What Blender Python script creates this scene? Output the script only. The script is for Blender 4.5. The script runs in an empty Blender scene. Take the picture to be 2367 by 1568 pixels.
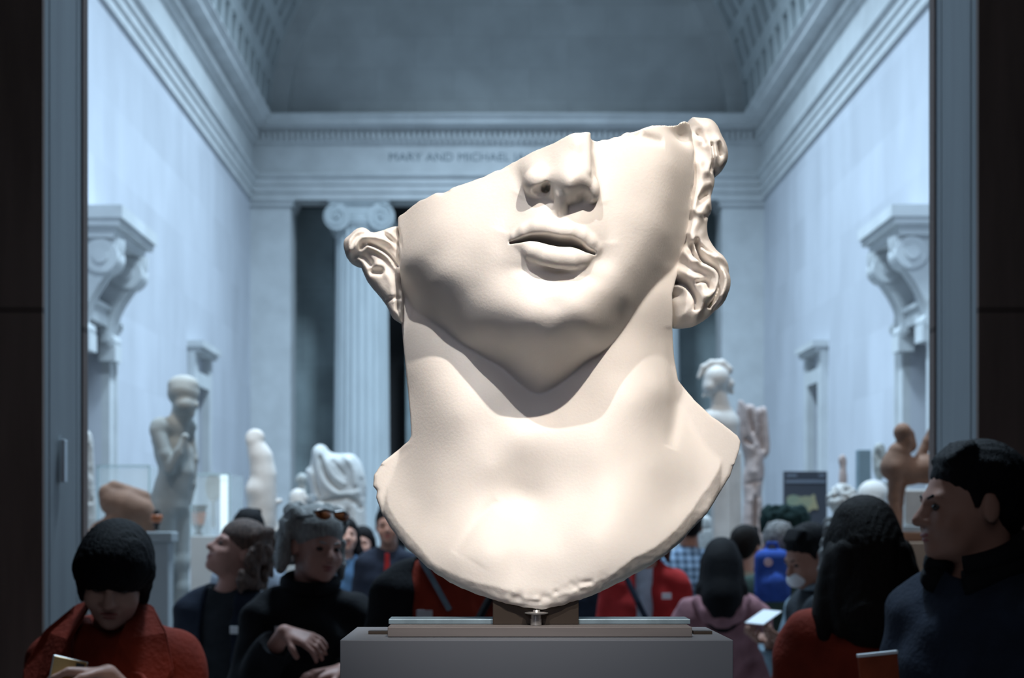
import bpy, bmesh, math, random
import numpy as np
from mathutils import Vector, Matrix, Euler

# ------------------------------------------------------------------ camera, world, lights, exposure
SC = bpy.context.scene
COL = SC.collection
FPX, VX, VY, EYE = 3287.0, 1136.0, 1210.0, 1.60      # focal length in px, vanishing point, eye height
cam_data = bpy.data.cameras.new('camera')
cam_data.sensor_width = 36.0
cam_data.lens = FPX / 2367 * 36
cam_data.shift_x = (1183.5 - VX) / 2367
cam_data.shift_y = (VY - 784.0) / 2367
cam_data.clip_end = 200
cam_data.dof.use_dof = True
cam_data.dof.focus_distance = 1.74
cam_data.dof.aperture_fstop = 7.0
cam = bpy.data.objects.new('camera', cam_data)
cam.location = (0, 0, EYE); cam.rotation_euler = (math.pi/2, 0, 0)
COL.objects.link(cam); SC.camera = cam

SC.view_settings.view_transform = 'Standard'
SC.view_settings.look = 'None'
SC.view_settings.gamma = 1
SC.view_settings.exposure = 0.0
SC.view_settings.use_curve_mapping = False

wd = bpy.data.worlds.new('world'); SC.world = wd; wd.use_nodes = True
wd.node_tree.nodes['Background'].inputs[0].default_value = (0.45, 0.55, 0.7, 1)
wd.node_tree.nodes['Background'].inputs[1].default_value = 0.006

def light(name, kind, loc, target, power, color, size=0.1, size_y=None, angle=40, blend=0.4):
    L = bpy.data.lights.new(name, kind); L.energy = power; L.color = color
    if kind == 'AREA':
        L.size = size
        if size_y: L.shape = 'RECTANGLE'; L.size_y = size_y
    elif kind == 'SPOT':
        L.spot_size = math.radians(angle); L.spot_blend = blend; L.shadow_soft_size = size
    else: L.shadow_soft_size = size
    o = bpy.data.objects.new(name, L); COL.objects.link(o); o.location = loc
    d = Vector(target) - Vector(loc)
    o.rotation_euler = d.to_track_quat('-Z', 'Y').to_euler()
    return o

SKY = (0.60, 0.81, 1.0); WARM = (1.0, 0.88, 0.76); NEUT = (1.0, 0.93, 0.86)
# skylights along the crown of the barrel vault of the hall
for yy in (8.0, 15.0, 21.5):
    light('skylight', 'SPOT', (0.3, yy, 13.6), (0.3, yy+0.6, 0), 6800, SKY, 0.8, angle=123, blend=1.0)
# right and left gallery spots on the colossal head, hung from the ceiling of the front room
light('head_spot_right', 'SPOT', (0.62, 0.05, 3.62), (0.07, 1.75, 2.0), 300, WARM, 0.025, angle=22, blend=0.9)
light('head_spot_left', 'SPOT', (-0.36, 0.15, 3.9), (0.04, 1.75, 1.97), 170, NEUT, 0.025, angle=22, blend=0.7)
light('head_fill', 'SPOT', (-0.55, -0.7, 2.5), (0.04, 1.75, 1.78), 34, (0.86, 0.86, 1.0), 0.35, angle=22, blend=0.7)  # added soft fill to lift the shade under the chin, no known fixture
# warm track spots on the sculptures in the hall
light('track_spot', 'SPOT', (-1.0, 5.6, 6.5), (-1.45, 9.4, 1.8), 700, NEUT, 0.1, angle=26, blend=0.8)
light('track_spot', 'SPOT', (1.0, 5.6, 6.5), (1.6, 9.2, 2.0), 430, NEUT, 0.1, angle=26, blend=0.8)
light('track_spot', 'SPOT', (-3.0, 5.4, 6.5), (-1.9, 8.2, 1.9), 150, NEUT, 0.1, angle=30, blend=0.8)
light('track_spot', 'SPOT', (3.0, 5.0, 6.5), (2.0, 7.2, 1.8), 170, WARM, 0.1, angle=30, blend=0.8)
# dim soft fill added over the front room, no known lamp
light('room_fill', 'AREA', (0.0, -0.5, 4.2), (0.0, 1.6, 0), 10, (0.8, 0.88, 1.0), 2.0, 2.0)

# ------------------------------------------------------------------ helpers
def at(px, py, Y):
    return Vector(((px - VX) / FPX * Y, Y, EYE + (VY - py) / FPX * Y))

def tag(o, label=None, cat=None, group=None, kind=None):
    if label: o['label'] = label
    if cat: o['category'] = cat
    if group: o['group'] = group
    if kind: o['kind'] = kind
    return o

def empty(name, loc=(0, 0, 0), rz=0.0):
    o = bpy.data.objects.new(name, None); COL.objects.link(o)
    o.location = loc; o.rotation_euler = (0, 0, rz); o.empty_display_size = 0.1
    return o

def obj(name, me, mat=None, parent=None, loc=None, smooth=False):
    if isinstance(me, bmesh.types.BMesh):
        bmesh.ops.recalc_face_normals(me, faces=me.faces)
        m = bpy.data.meshes.new(name); me.to_mesh(m); me.free(); me = m
    o = bpy.data.objects.new(name, me); COL.objects.link(o)
    if mat and not me.materials: me.materials.append(mat)
    if parent: o.parent = parent
    if loc is not None: o.location = loc
    if smooth:
        me.polygons.foreach_set('use_smooth', [True] * len(me.polygons))
    return o

def mesh_np(name, V, Q):
    me = bpy.data.meshes.new(name)
    n, k = len(V), Q.shape[1]
    me.vertices.add(n); me.vertices.foreach_set('co', np.ascontiguousarray(V, dtype=np.float32).ravel())
    me.loops.add(Q.size); me.loops.foreach_set('vertex_index', np.ascontiguousarray(Q, dtype=np.int32).ravel())
    me.polygons.add(len(Q)); me.polygons.foreach_set('loop_start', np.arange(len(Q), dtype=np.int32) * k)
    me.polygons.foreach_set('use_smooth', np.ones(len(Q), dtype=bool))
    me.update(calc_edges=True); me.validate()
    return me

def bx(bm, x0, x1, y0, y1, z0, z1, bev=0.0):
    vs = [bm.verts.new(p) for p in ((x0,y0,z0),(x1,y0,z0),(x1,y1,z0),(x0,y1,z0),(x0,y0,z1),(x1,y0,z1),(x1,y1,z1),(x0,y1,z1))]
    fs = [bm.faces.new([vs[i] for i in f]) for f in ((0,3,2,1),(4,5,6,7),(0,1,5,4),(1,2,6,5),(2,3,7,6),(3,0,4,7))]
    if bev > 0:
        es = list({e for f in fs for e in f.edges})
        bmesh.ops.bevel(bm, geom=es, offset=bev, segments=2, affect='EDGES', profile=0.5)

def box(name, x0, x1, y0, y1, z0, z1, mat, parent=None, bev=0.0):
    bm = bmesh.new(); bx(bm, x0, x1, y0, y1, z0, z1, bev)
    return obj(name, bm, mat, parent)

def lathe(bm, prof, c=(0,0,0), n=32):
    rings = []
    for r, z in prof:
        rings.append([bm.verts.new((c[0]+r*math.cos(2*math.pi*i/n), c[1]+r*math.sin(2*math.pi*i/n), c[2]+z)) for i in range(n)])
    for a, b in zip(rings, rings[1:]):
        for i in range(n):
            bm.faces.new((a[i], a[(i+1)%n], b[(i+1)%n], b[i]))
    bm.faces.new(rings[0][::-1]); bm.faces.new(rings[-1])

def prism(bm, pts, axis, a0, a1):
    """extrude a 2D polygon; axis 'y': pts are (x,z), axis 'x': pts are (y,z), axis 'z': pts are (x,y)"""
    def mk(p, a):
        return {'y': (p[0], a, p[1]), 'x': (a, p[0], p[1]), 'z': (p[0], p[1], a)}[axis]
    A = [bm.verts.new(mk(p, a0)) for p in pts]; B = [bm.verts.new(mk(p, a1)) for p in pts]
    n = len(pts)
    bm.faces.new(A); bm.faces.new(B[::-1])
    for i in range(n): bm.faces.new((A[i], A[(i+1)%n], B[(i+1)%n], B[i]))

def tube(bm, pts, r, n=10):
    rings = []
    for i, p in enumerate(pts):
        p = Vector(p)
        d = (Vector(pts[min(i+1, len(pts)-1)]) - Vector(pts[max(i-1, 0)])).normalized()
        u = d.orthogonal().normalized() if i == 0 else (u - d*u.dot(d)).normalized()
        v = d.cross(u); rr = r[i] if isinstance(r, (list, tuple)) else r
        rings.append([bm.verts.new(p + (u*math.cos(2*math.pi*k/n) + v*math.sin(2*math.pi*k/n))*rr) for k in range(n)])
    for a, b in zip(rings, rings[1:]):
        for k in range(n): bm.faces.new((a[k], a[(k+1)%n], b[(k+1)%n], b[k]))
    bm.faces.new(rings[0][::-1]); bm.faces.new(rings[-1])

# ------------------------------------------------------------------ materials
MATS = {}
def mat(name, col, rough=0.6, metal=0.0, noise=0.0, nscale=8.0, col2=None, bump=0.0, bscale=40.0, sss=0.0,
        spec=0.5, trans=0.0, ior=1.45, stretch=None, emit=None, joints=None, sheen=0.0, alpha=1.0, detail=6.0):
    if name in MATS: return MATS[name]
    m = bpy.data.materials.new(name); m.use_nodes = True; MATS[name] = m
    nt = m.node_tree; b = nt.nodes['Principled BSDF']; L = nt.links
    b.inputs['Base Color'].default_value = (*col, 1); b.inputs['Roughness'].default_value = rough
    b.inputs['Metallic'].default_value = metal; b.inputs['Specular IOR Level'].default_value = spec
    b.inputs['IOR'].default_value = ior; b.inputs['Transmission Weight'].default_value = trans
    b.inputs['Alpha'].default_value = alpha
    if sss:
        b.inputs['Subsurface Weight'].default_value = sss
        b.inputs['Subsurface Radius'].default_value = (1.0, 0.6, 0.35); b.inputs['Subsurface Scale'].default_value = 0.012
    if sheen: b.inputs['Sheen Weight'].default_value = sheen
    if emit:
        b.inputs['Emission Color'].default_value = (*emit[:3], 1); b.inputs['Emission Strength'].default_value = emit[3]
    tc = nt.nodes.new('ShaderNodeTexCoord'); mp = nt.nodes.new('ShaderNodeMapping')
    L.new(tc.outputs['Object'], mp.inputs['Vector'])
    if stretch: mp.inputs['Scale'].default_value = stretch
    last = None
    if noise > 0 or col2:
        n = nt.nodes.new('ShaderNodeTexNoise'); n.inputs['Scale'].default_value = nscale; n.inputs['Detail'].default_value = detail
        L.new(mp.outputs[0], n.inputs['Vector'])
        r = nt.nodes.new('ShaderNodeValToRGB')
        c2 = col2 or tuple(c*(1-noise) for c in col)
        r.color_ramp.elements[0].position = 0.35; r.color_ramp.elements[1].position = 0.65
        r.color_ramp.elements[0].color = (*c2, 1); r.color_ramp.elements[1].color = (*col, 1)
        L.new(n.outputs['Fac'], r.inputs['Fac']); last = r.outputs['Color']
    if joints:      # block courses of stone: (width, height, darkness, axis swap)
        w, h, dk, ax = joints
        sp = nt.nodes.new('ShaderNodeSeparateXYZ'); cb = nt.nodes.new('ShaderNodeCombineXYZ')
        L.new(tc.outputs['Object'], sp.inputs[0])
        L.new(sp.outputs['X' if ax == 'x' else 'Y'], cb.inputs[0]); L.new(sp.outputs['Z'], cb.inputs[1])
        bt = nt.nodes.new('ShaderNodeTexBrick'); L.new(cb.outputs[0], bt.inputs['Vector'])
        bt.inputs['Scale'].default_value = 1.0; bt.inputs['Brick Width'].default_value = w; bt.inputs['Row Height'].default_value = h
        bt.inputs['Mortar Size'].default_value = 0.012; bt.inputs['Mortar Smooth'].default_value = 0.6
        bt.inputs['Color1'].default_value = (1,1,1,1); bt.inputs['Color2'].default_value = (0.9,0.9,0.9,1)
        bt.inputs['Mortar'].default_value = (dk,dk,dk,1)
        mx = nt.nodes.new('ShaderNodeMix'); mx.data_type = 'RGBA'; mx.blend_type = 'MULTIPLY'; mx.inputs['Factor'].default_value = 1
        if last: L.new(last, mx.inputs[6])
        else: mx.inputs[6].default_value = (*col, 1)
        L.new(bt.outputs['Color'], mx.inputs[7]); last = mx.outputs[2]
    if last: L.new(last, b.inputs['Base Color'])
    if bump > 0:
        n2 = nt.nodes.new('ShaderNodeTexNoise'); n2.inputs['Scale'].default_value = bscale; n2.inputs['Detail'].default_value = 4
        L.new(mp.outputs[0], n2.inputs['Vector'])
        bp = nt.nodes.new('ShaderNodeBump'); bp.inputs['Strength'].default_value = bump; bp.inputs['Distance'].default_value = 0.01
        L.new(n2.outputs['Fac'], bp.inputs['Height']); L.new(bp.outputs['Normal'], b.inputs['Normal'])
    return m

# ------------------------------------------------------------------ volume sculpting (signed distance on a grid, surface nets)
def smin(a, b, k):
    if k <= 0: return np.minimum(a, b)
    h = np.clip(0.5 + 0.5*(b - a)/k, 0, 1)
    return b + (a - b)*h - k*h*(1 - h)
def smax(a, b, k): return -smin(-a, -b, k)

class Vol:
    def __init__(s, lo, hi, h, big=1e3):
        s.lo = np.array(lo, float); s.h = h
        s.n = np.maximum(np.ceil((np.array(hi, float) - s.lo)/h).astype(int) + 1, 4)
        s.ax = [s.lo[i] + h*np.arange(s.n[i]) for i in range(3)]
        s.D = np.full(s.n, big, dtype=np.float32)
    def sub(s, lo, hi):
        sl = []
        for i in range(3):
            a = int(max(0, math.floor((lo[i]-s.lo[i])/s.h))); b = int(min(s.n[i], math.ceil((hi[i]-s.lo[i])/s.h)+1))
            if b <= a: return None, None
            sl.append(slice(a, b))
        g = [s.ax[0][sl[0]][:, None, None], s.ax[1][sl[1]][None, :, None], s.ax[2][sl[2]][None, None, :]]
        return tuple(sl), g
    def put(s, sl, d, k, op):
        if op == 'add': s.D[sl] = smin(s.D[sl], d, k)
        elif op == 'cut': s.D[sl] = smax(s.D[sl], -d, k)
    def cap(s, a, b, ra, rb=None, k=0.02, op='add', sc=None):
        """tapered capsule from a to b"""
        rb = ra if rb is None else rb
        a = np.array(a, float); b = np.array(b, float); m = max(ra, rb) + k + 2*s.h
        sl, g = s.sub(np.minimum(a, b) - m, np.maximum(a, b) + m)
        if sl is None: return s
        d = b - a; L2 = max((d*d).sum(), 1e-12)
        t = np.clip(((g[0]-a[0])*d[0] + (g[1]-a[1])*d[1] + (g[2]-a[2])*d[2])/L2, 0, 1)
        q = np.sqrt((g[0]-a[0]-t*d[0])**2 + (g[1]-a[1]-t*d[1])**2 + (g[2]-a[2]-t*d[2])**2) - (ra + (rb-ra)*t)
        s.put(sl, q, k, op); return s
    def chain(s, pts, k=0.02, op='add'):
        for (a, ra), (b, rb) in zip(pts, pts[1:]): s.cap(a, b, ra, rb, k, op)
        return s
    def ell(s, c, r, k=0.02, op='add', rot=None):
        c = np.array(c, float); r = np.array(r, float); m = max(r) + k + 2*s.h
        sl, g = s.sub(c - m, c + m)
        if sl is None: return s
        p = [g[i] - c[i] for i in range(3)]
        if rot is not None:
            R = np.array(rot)       # 3x3, columns = local axes
            p = [R[0][i]*p[0] + R[1][i]*p[1] + R[2][i]*p[2] for i in range(3)]
        k0 = np.sqrt((p[0]/r[0])**2 + (p[1]/r[1])**2 + (p[2]/r[2])**2) + 1e-9
        k1 = np.sqrt((p[0]/r[0]**2)**2 + (p[1]/r[1]**2)**2 + (p[2]/r[2]**2)**2) + 1e-9
        s.put(sl, k0*(k0-1)/k1, k, op); return s
    def rbox(s, c, hs, r, k=0.01, op='add', rot=None):
        c = np.array(c, float); m = np.linalg.norm(hs) + k + 2*s.h
        sl, g = s.sub(c - m, c + m)
        if sl is None: return s
        p = [g[i] - c[i] for i in range(3)]
        if rot is not None:
            R = np.array(rot); p = [R[0][i]*p[0] + R[1][i]*p[1] + R[2][i]*p[2] for i in range(3)]
        q = [np.abs(p[i]) - hs[i] + r for i in range(3)]
        d = np.sqrt(np.maximum(q[0],0)**2 + np.maximum(q[1],0)**2 + np.maximum(q[2],0)**2) + np.minimum(np.maximum(np.maximum(q[0],q[1]),q[2]), 0) - r
        s.put(sl, d, k, op); return s
    def half(s, c, n, k=0.005):
        """keep only the side the normal points away from"""
        n = np.array(n, float); n /= np.linalg.norm(n)
        d = (s.ax[0][:,None,None]-c[0])*n[0] + (s.ax[1][None,:,None]-c[1])*n[1] + (s.ax[2][None,None,:]-c[2])*n[2]
        s.D = smax(s.D, d, k).astype(np.float32); return s
    def mesh(s, name, fn=None):
        D = s.D
        for i in range(3):
            ix = [slice(None)]*3
            for e in (0, -1):
                ix[i] = e; D[tuple(ix)] = np.maximum(D[tuple(ix)], s.h*0.5)
        ins = D < 0
        c = [ins[a:ins.shape[0]-1+a, b:ins.shape[1]-1+b, d:ins.shape[2]-1+d] for a in (0,1) for b in (0,1) for d in (0,1)]
        cnt = sum(x.astype(np.int8) for x in c)
        act = (cnt > 0) & (cnt < 8)
        I = np.argwhere(act)
        if len(I) == 0: raise RuntimeError('empty volume ' + name)
        ids = -np.ones(act.shape, dtype=np.int32); ids[act] = np.arange(len(I))
        off = np.array([(a,b,d) for a in (0,1) for b in (0,1) for d in (0,1)])
        vals = np.stack([D[I[:,0]+o[0], I[:,1]+o[1], I[:,2]+o[2]] for o in off], 1)
        P = np.zeros((len(I), 3)); W = np.zeros(len(I))
        for i in range(8):
            for j in range(i+1, 8):
                if np.abs(off[i]-off[j]).sum() != 1: continue
                a, b = vals[:, i], vals[:, j]; m = (a < 0) != (b < 0)
                t = np.where(m, a/(a-b+1e-20), 0)
                P += m[:, None]*(off[i] + t[:, None]*(off[j]-off[i])); W += m
        P = (P/W[:, None] + I)*s.h + s.lo
        qs = []
        for ax in range(3):
            u, v = (ax+1) % 3, (ax+2) % 3
            a = [slice(None)]*3; b = [slice(None)]*3
            a[ax] = slice(0, -1); b[ax] = slice(1, None)
            x = ins[tuple(a)] != ins[tuple(b)]
            E = np.argwhere(x)
            ok = (E[:, u] > 0) & (E[:, v] > 0) & (E[:, u] < act.shape[u]) & (E[:, v] < act.shape[v])
            E = E[ok]
            du = np.zeros(3, int); du[u] = 1; dv = np.zeros(3, int); dv[v] = 1
            q = np.stack([ids[tuple((E - du - dv).T)], ids[tuple((E - dv).T)], ids[tuple(E.T)], ids[tuple((E - du).T)]], 1)
            flip = ~ins[tuple(E.T)]
            q[flip] = q[flip][:, ::-1]
            qs.append(q)
        Q = np.concatenate(qs)
        if fn is not None: P = fn(P)
        return mesh_np(name, P, Q)

def seg_dist(X, Z, pts, rad=None):
    """2D distance from grid points to a polyline; with rad also the interpolated radius"""
    best = np.full(np.broadcast(X, Z).shape, 1e9); rr = np.zeros_like(best)
    for i in range(len(pts)-1):
        ax, az = pts[i]; bx_, bz = pts[i+1]
        dx, dz = bx_-ax, bz-az
        t = np.clip(((X-ax)*dx + (Z-az)*dz)/max(dx*dx+dz*dz, 1e-9), 0, 1)
        d = np.hypot(X-ax-t*dx, Z-az-t*dz)
        m = d < best
        best = np.where(m, d, best)
        if rad is not None: rr = np.where(m, rad[i] + (rad[i+1]-rad[i])*t, rr)
    return (best, rr) if rad is not None else best

def poly_sdf(X, Z, pts):
    d = seg_dist(X, Z, list(pts) + [pts[0]])
    inside = np.zeros(d.shape, bool); n = len(pts)
    for i in range(n):
        x1, z1 = pts[i]; x2, z2 = pts[(i+1) % n]
        if z1 == z2: continue
        c = ((z1 > Z) != (z2 > Z)) & (X < (x2-x1)*(Z-z1)/(z2-z1) + x1)
        inside ^= c
    return np.where(inside, -d, d)

def smooth_poly(pts, it=2):
    for _ in range(it):
        q = []
        for i in range(len(pts)):
            a, b = np.array(pts[i]), np.array(pts[(i+1) % len(pts)])
            q += [tuple(a*0.75+b*0.25), tuple(a*0.25+b*0.75)]
        pts = q
    return pts
def smooth_line(pts, it=2):
    for _ in range(it):
        q = [pts[0]]
        for a, b in zip(pts, pts[1:]):
            a, b = np.array(a, float), np.array(b, float); q += [tuple(a*0.75+b*0.25), tuple(a*0.25+b*0.75)]
        q.append(pts[-1]); pts = q
    return pts

def tps(C, X, Z):
    """thin plate spline through control points C (x, z, w)"""
    C = np.array(C, float); S = 100.0
    x, z, w = C[:,0]/S, C[:,1]/S, C[:,2]; n = len(C)
    def U(r2): return np.where(r2 > 1e-12, r2*np.log(np.maximum(r2, 1e-12)), 0)
    K = U((x[:,None]-x)**2 + (z[:,None]-z)**2) + np.eye(n)*0.05
    Pm = np.stack([np.ones(n), x, z], 1)
    A = np.block([[K, Pm], [Pm.T, np.zeros((3,3))]])
    s = np.linalg.solve(A, np.concatenate([w, np.zeros(3)]))
    out = s[n] + s[n+1]*X/S + s[n+2]*Z/S
    for i in range(n): out = out + s[i]*U((X/S-x[i])**2 + (Z/S-z[i])**2)
    return out

def vnoise(X, Z, scale, seed=0):
    """smooth 2D value noise in -1..1"""
    r = np.random.RandomState(seed); T = r.rand(64, 64)*2-1
    x = X/scale + 100.3; z = Z/scale + 100.7
    xi = np.floor(x).astype(int); zi = np.floor(z).astype(int); fx = x-xi; fz = z-zi
    fx = fx*fx*(3-2*fx); fz = fz*fz*(3-2*fz)
    g = lambda i, j: T[(xi+i) % 64, (zi+j) % 64]
    return (g(0,0)*(1-fx)+g(1,0)*fx)*(1-fz) + (g(0,1)*(1-fx)+g(1,1)*fx)*fz
# ------------------------------------------------------------------ the hall
XL, XR, YE, YJ = -4.69, 5.30, 27.7, 4.0        # side walls, end wall, front of the doorway
ZC = EYE + (VY - 277)/FPX*YE                   # top of the cornice
def ze(py): return EYE + (VY - py)/FPX*YE
def xe(px): return (px - VX)/FPX*YE
stone = mat('stone_side', (0.60,0.62,0.67), 0.75, noise=0.12, nscale=1.6, stretch=(1,1,0.35), joints=(1.6,0.85,0.93,'y'), spec=0.2)
stone_e = mat('stone_end', (0.60,0.62,0.62), 0.75, noise=0.14, nscale=1.5, joints=(1.5,0.62,0.86,'x'), spec=0.2)
stone_t = mat('stone_trim', (0.60,0.62,0.63), 0.7, noise=0.12, nscale=2.5, spec=0.2)
stone_v = mat('stone_vault', (0.52,0.56,0.57), 0.8, noise=0.12, nscale=2.0, spec=0.2)
stone_b = mat('stone_slab', (0.42,0.50,0.52), 0.7, noise=0.35, nscale=1.2, joints=(1.3,1.6,0.75,'x'), spec=0.2)
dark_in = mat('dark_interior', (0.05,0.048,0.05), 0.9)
jambm = mat('jamb_stone', (0.28,0.31,0.33), 0.6, noise=0.15, nscale=3, stretch=(4,4,0.3), spec=0.3)
darkwall = mat('front_wall_stone', (0.26,0.20,0.18), 0.8, noise=0.3, nscale=3, stretch=(3,3,0.4), spec=0.2, joints=(5,2.2,0.5,'x'))
floorm = mat('floor_stone', (0.25,0.25,0.25), 0.35, noise=0.2, nscale=2)

def struct(name, bm, m):
    return tag(obj(name, bm, m), kind='structure')

bm = bmesh.new(); bx(bm, -7, 7.5, -3.5, YE+4, -0.2, 0.0); struct('floor', bm, floorm)
TH = 0.5
# side walls with door openings: (near y, far y, top z)
LD = [(16.0, 17.1, 3.95), (22.15, 23.05, 3.75)]
RD = [(17.0, 18.0, 4.05), (22.6, 23.35, 3.85)]
def side_wall(name, xa, xb, doors):
    bm = bmesh.new(); y = YJ+0.45
    for a, b, zt in doors:
        bx(bm, xa, xb, y, a, 0, ZC+0.02); bx(bm, xa, xb, a, b, zt, ZC+0.02); y = b
    bx(bm, xa, xb, y, YE+0.0, 0, ZC+0.02)
    struct(name, bm, stone)
side_wall('wall_left', XL-TH, XL, LD)
side_wall('wall_right', XR, XR+TH, RD)
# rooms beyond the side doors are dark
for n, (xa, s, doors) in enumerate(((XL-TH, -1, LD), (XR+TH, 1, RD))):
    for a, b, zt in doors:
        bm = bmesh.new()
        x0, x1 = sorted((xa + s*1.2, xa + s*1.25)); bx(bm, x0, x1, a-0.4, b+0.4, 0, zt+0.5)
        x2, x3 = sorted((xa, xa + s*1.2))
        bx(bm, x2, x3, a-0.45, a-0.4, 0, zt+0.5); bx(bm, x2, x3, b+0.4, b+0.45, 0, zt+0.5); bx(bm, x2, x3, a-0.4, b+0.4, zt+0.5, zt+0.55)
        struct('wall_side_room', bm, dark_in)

# end wall: tympanum above the cornice, then the recessed ring
XC = (XL+XR)/2; RV = 4.63
bm = bmesh.new(); n = 64; yt = YE
arc = [(XC + RV*math.cos(math.pi*i/n), ZC + RV*math.sin(math.pi*i/n)) for i in range(n+1)]
arc2 = [(XC + (RV-0.36)*math.cos(math.pi*i/n), ZC + 0.0 + (RV-0.36)*math.sin(math.pi*i/n)) for i in range(n+1)]
F1 = [bm.verts.new((x, YE-0.02, z)) for x, z in arc]; F2 = [bm.verts.new((x, YE-0.02, z)) for x, z in arc2]; F3 = [bm.verts.new((x, YE+0.22, z)) for x, z in arc2]
for i in range(n):
    bm.faces.new((F1[i], F1[i+1], F2[i+1], F2[i])); bm.faces.new((F2[i], F2[i+1], F3[i+1], F3[i]))
bm.faces.new(F3)
bx(bm, XL-TH, XR+TH, YE+0.23, YE+0.6, ze(462), ZC+5.2)
struct('wall_end', bm, stone_e)
# pilasters and the screen wall beside the columns
bm = bmesh.new()
for a, b in ((xe(580)-0.6, xe(672)), (xe(1668), xe(1764)+0.6)):
    bx(bm, a, b, YE-0.03, YE+0.7, 0, ze(460))
    bx(bm, a-0.05, b+0.05, YE-0.08, YE+0.75, ze(478), ze(466)); bx(bm, a-0.09, b+0.09, YE-0.12, YE+0.8, ze(467), ze(459))
    bx(bm, a-0.06, b+0.06, YE-0.09, YE+0.75, 0, 0.5)
struct('wall_end_piers', bm, stone_t)
bm = bmesh.new()
bx(bm, xe(640), xe(752), YE+1.6, YE+1.9, 0, ze(440)); bx(bm, xe(1594), xe(1720), YE+1.6, YE+1.9, 0, ze(440))
bx(bm, xe(925), xe(1420), YE+1.9, YE+2.2, 0, ze(700))
struct('wall_behind_columns', bm, stone_b)
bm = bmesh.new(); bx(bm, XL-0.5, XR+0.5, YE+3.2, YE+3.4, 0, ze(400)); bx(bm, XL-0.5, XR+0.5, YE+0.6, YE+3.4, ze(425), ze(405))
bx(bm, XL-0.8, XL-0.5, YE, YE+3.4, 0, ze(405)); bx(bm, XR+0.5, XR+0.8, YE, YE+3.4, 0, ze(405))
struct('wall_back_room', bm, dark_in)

# entablature swept round the three sides: (projection, height)
def sweep(name, prof, m, y0=YJ+0.46):
    bm = bmesh.new(); rings = []
    for p, z in prof:
        rings.append([bm.verts.new(q) for q in ((XL+p, y0, z), (XL+p, YE-p, z), (XR-p, YE-p, z), (XR-p, y0, z))])
    N = len(prof)
    for a in range(N):
        r, q = rings[a], rings[(a+1) % N]
        for i in range(3): bm.faces.new((r[i], r[i+1], q[i+1], q[i]))
    bm.faces.new([r[0] for r in rings]); bm.faces.new([r[3] for r in rings][::-1])
    return struct(name, bm, m)
sweep('trim_1', [(-0.01,ze(463)),(0.05,ze(463)),(0.05,ze(447)),(0.08,ze(446)),(0.08,ze(430)),(0.11,ze(429)),(0.11,ze(416)),(0.17,ze(411)),(0.17,ze(405)),(0.13,ze(402)),(0.07,ze(400)),(-0.01,ze(400))], stone_t)
sweep('trim_2', [(-0.01,ze(400)),(0.055,ze(400)),(0.055,ze(336)),(-0.01,ze(336))], stone_t)
sweep('trim_3', [(-0.01,ze(336)),(0.09,ze(336)),(0.12,ze(330)),(0.12,ze(306)),(0.20,ze(302)),(0.27,ze(299)),(0.38,ze(297)),(0.38,ze(291)),(0.42,ze(285)),(0.47,ze(280)),(0.47,ze(277)),(0.1,ze(272)),(-0.01,ze(272))], stone_t)
bm = bmesh.new()
x = XL+0.25
while x < XR-0.25:
    bx(bm, x, x+0.06, YE-0.20, YE-0.11, ze(327), ze(309)); x += 0.112
y = 12.0
while y < YE-0.2:
    bx(bm, XL+0.11, XL+0.20, y, y+0.06, ze(327), ze(309)); bx(bm, XR-0.20, XR-0.11, y, y+0.06, ze(327), ze(309)); y += 0.112
struct('trim_dentils', bm, stone_t)

# coffered barrel vault
bm = bmesh.new()
NA, y = 18, YJ+0.45
NY = 38; dy = (YE - y)/NY
def vp(a, yy, r): return (XC + r*math.cos(a), yy, ZC + r*math.sin(a))
for j in range(NY):
    for i in range(NA):
        a0, a1 = math.pi*i/NA, math.pi*(i+1)/NA; y0, y1 = y+j*dy, y+(j+1)*dy
        m_, my = (a1-a0)*0.16, dy*0.14
        cs = [(a0,y0),(a1,y0),(a1,y1),(a0,y1)]
        ci = [(a0+m_,y0+my),(a1-m_,y0+my),(a1-m_,y1-my),(a0+m_,y1-my)]
        R = RV if i not in (0, NA-1) else RV
        O = [bm.verts.new(vp(a, b, R)) for a, b in cs]; I = [bm.verts.new(vp(a, b, R)) for a, b in ci]
        K = [bm.verts.new(vp(a, b, R+0.17)) for a, b in ci]
        for q in range(4):
            bm.faces.new((O[q], O[(q+1)%4], I[(q+1)%4], I[q])); bm.faces.new((I[q], I[(q+1)%4], K[(q+1)%4], K[q]))
        bm.faces.new(K)
bmesh.ops.remove_doubles(bm, verts=bm.verts, dist=0.0005)
struct('ceiling', bm, stone_v)
bm = bmesh.new()   # solid ledge between vault and walls
bx(bm, XL-TH, XL+0.2, YJ+0.45, YE, ZC-0.03, ZC+0.02); bx(bm, XR-0.2, XR+TH, YJ+0.45, YE, ZC-0.03, ZC+0.02)
struct('trim_ledge', bm, stone_t)

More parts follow.
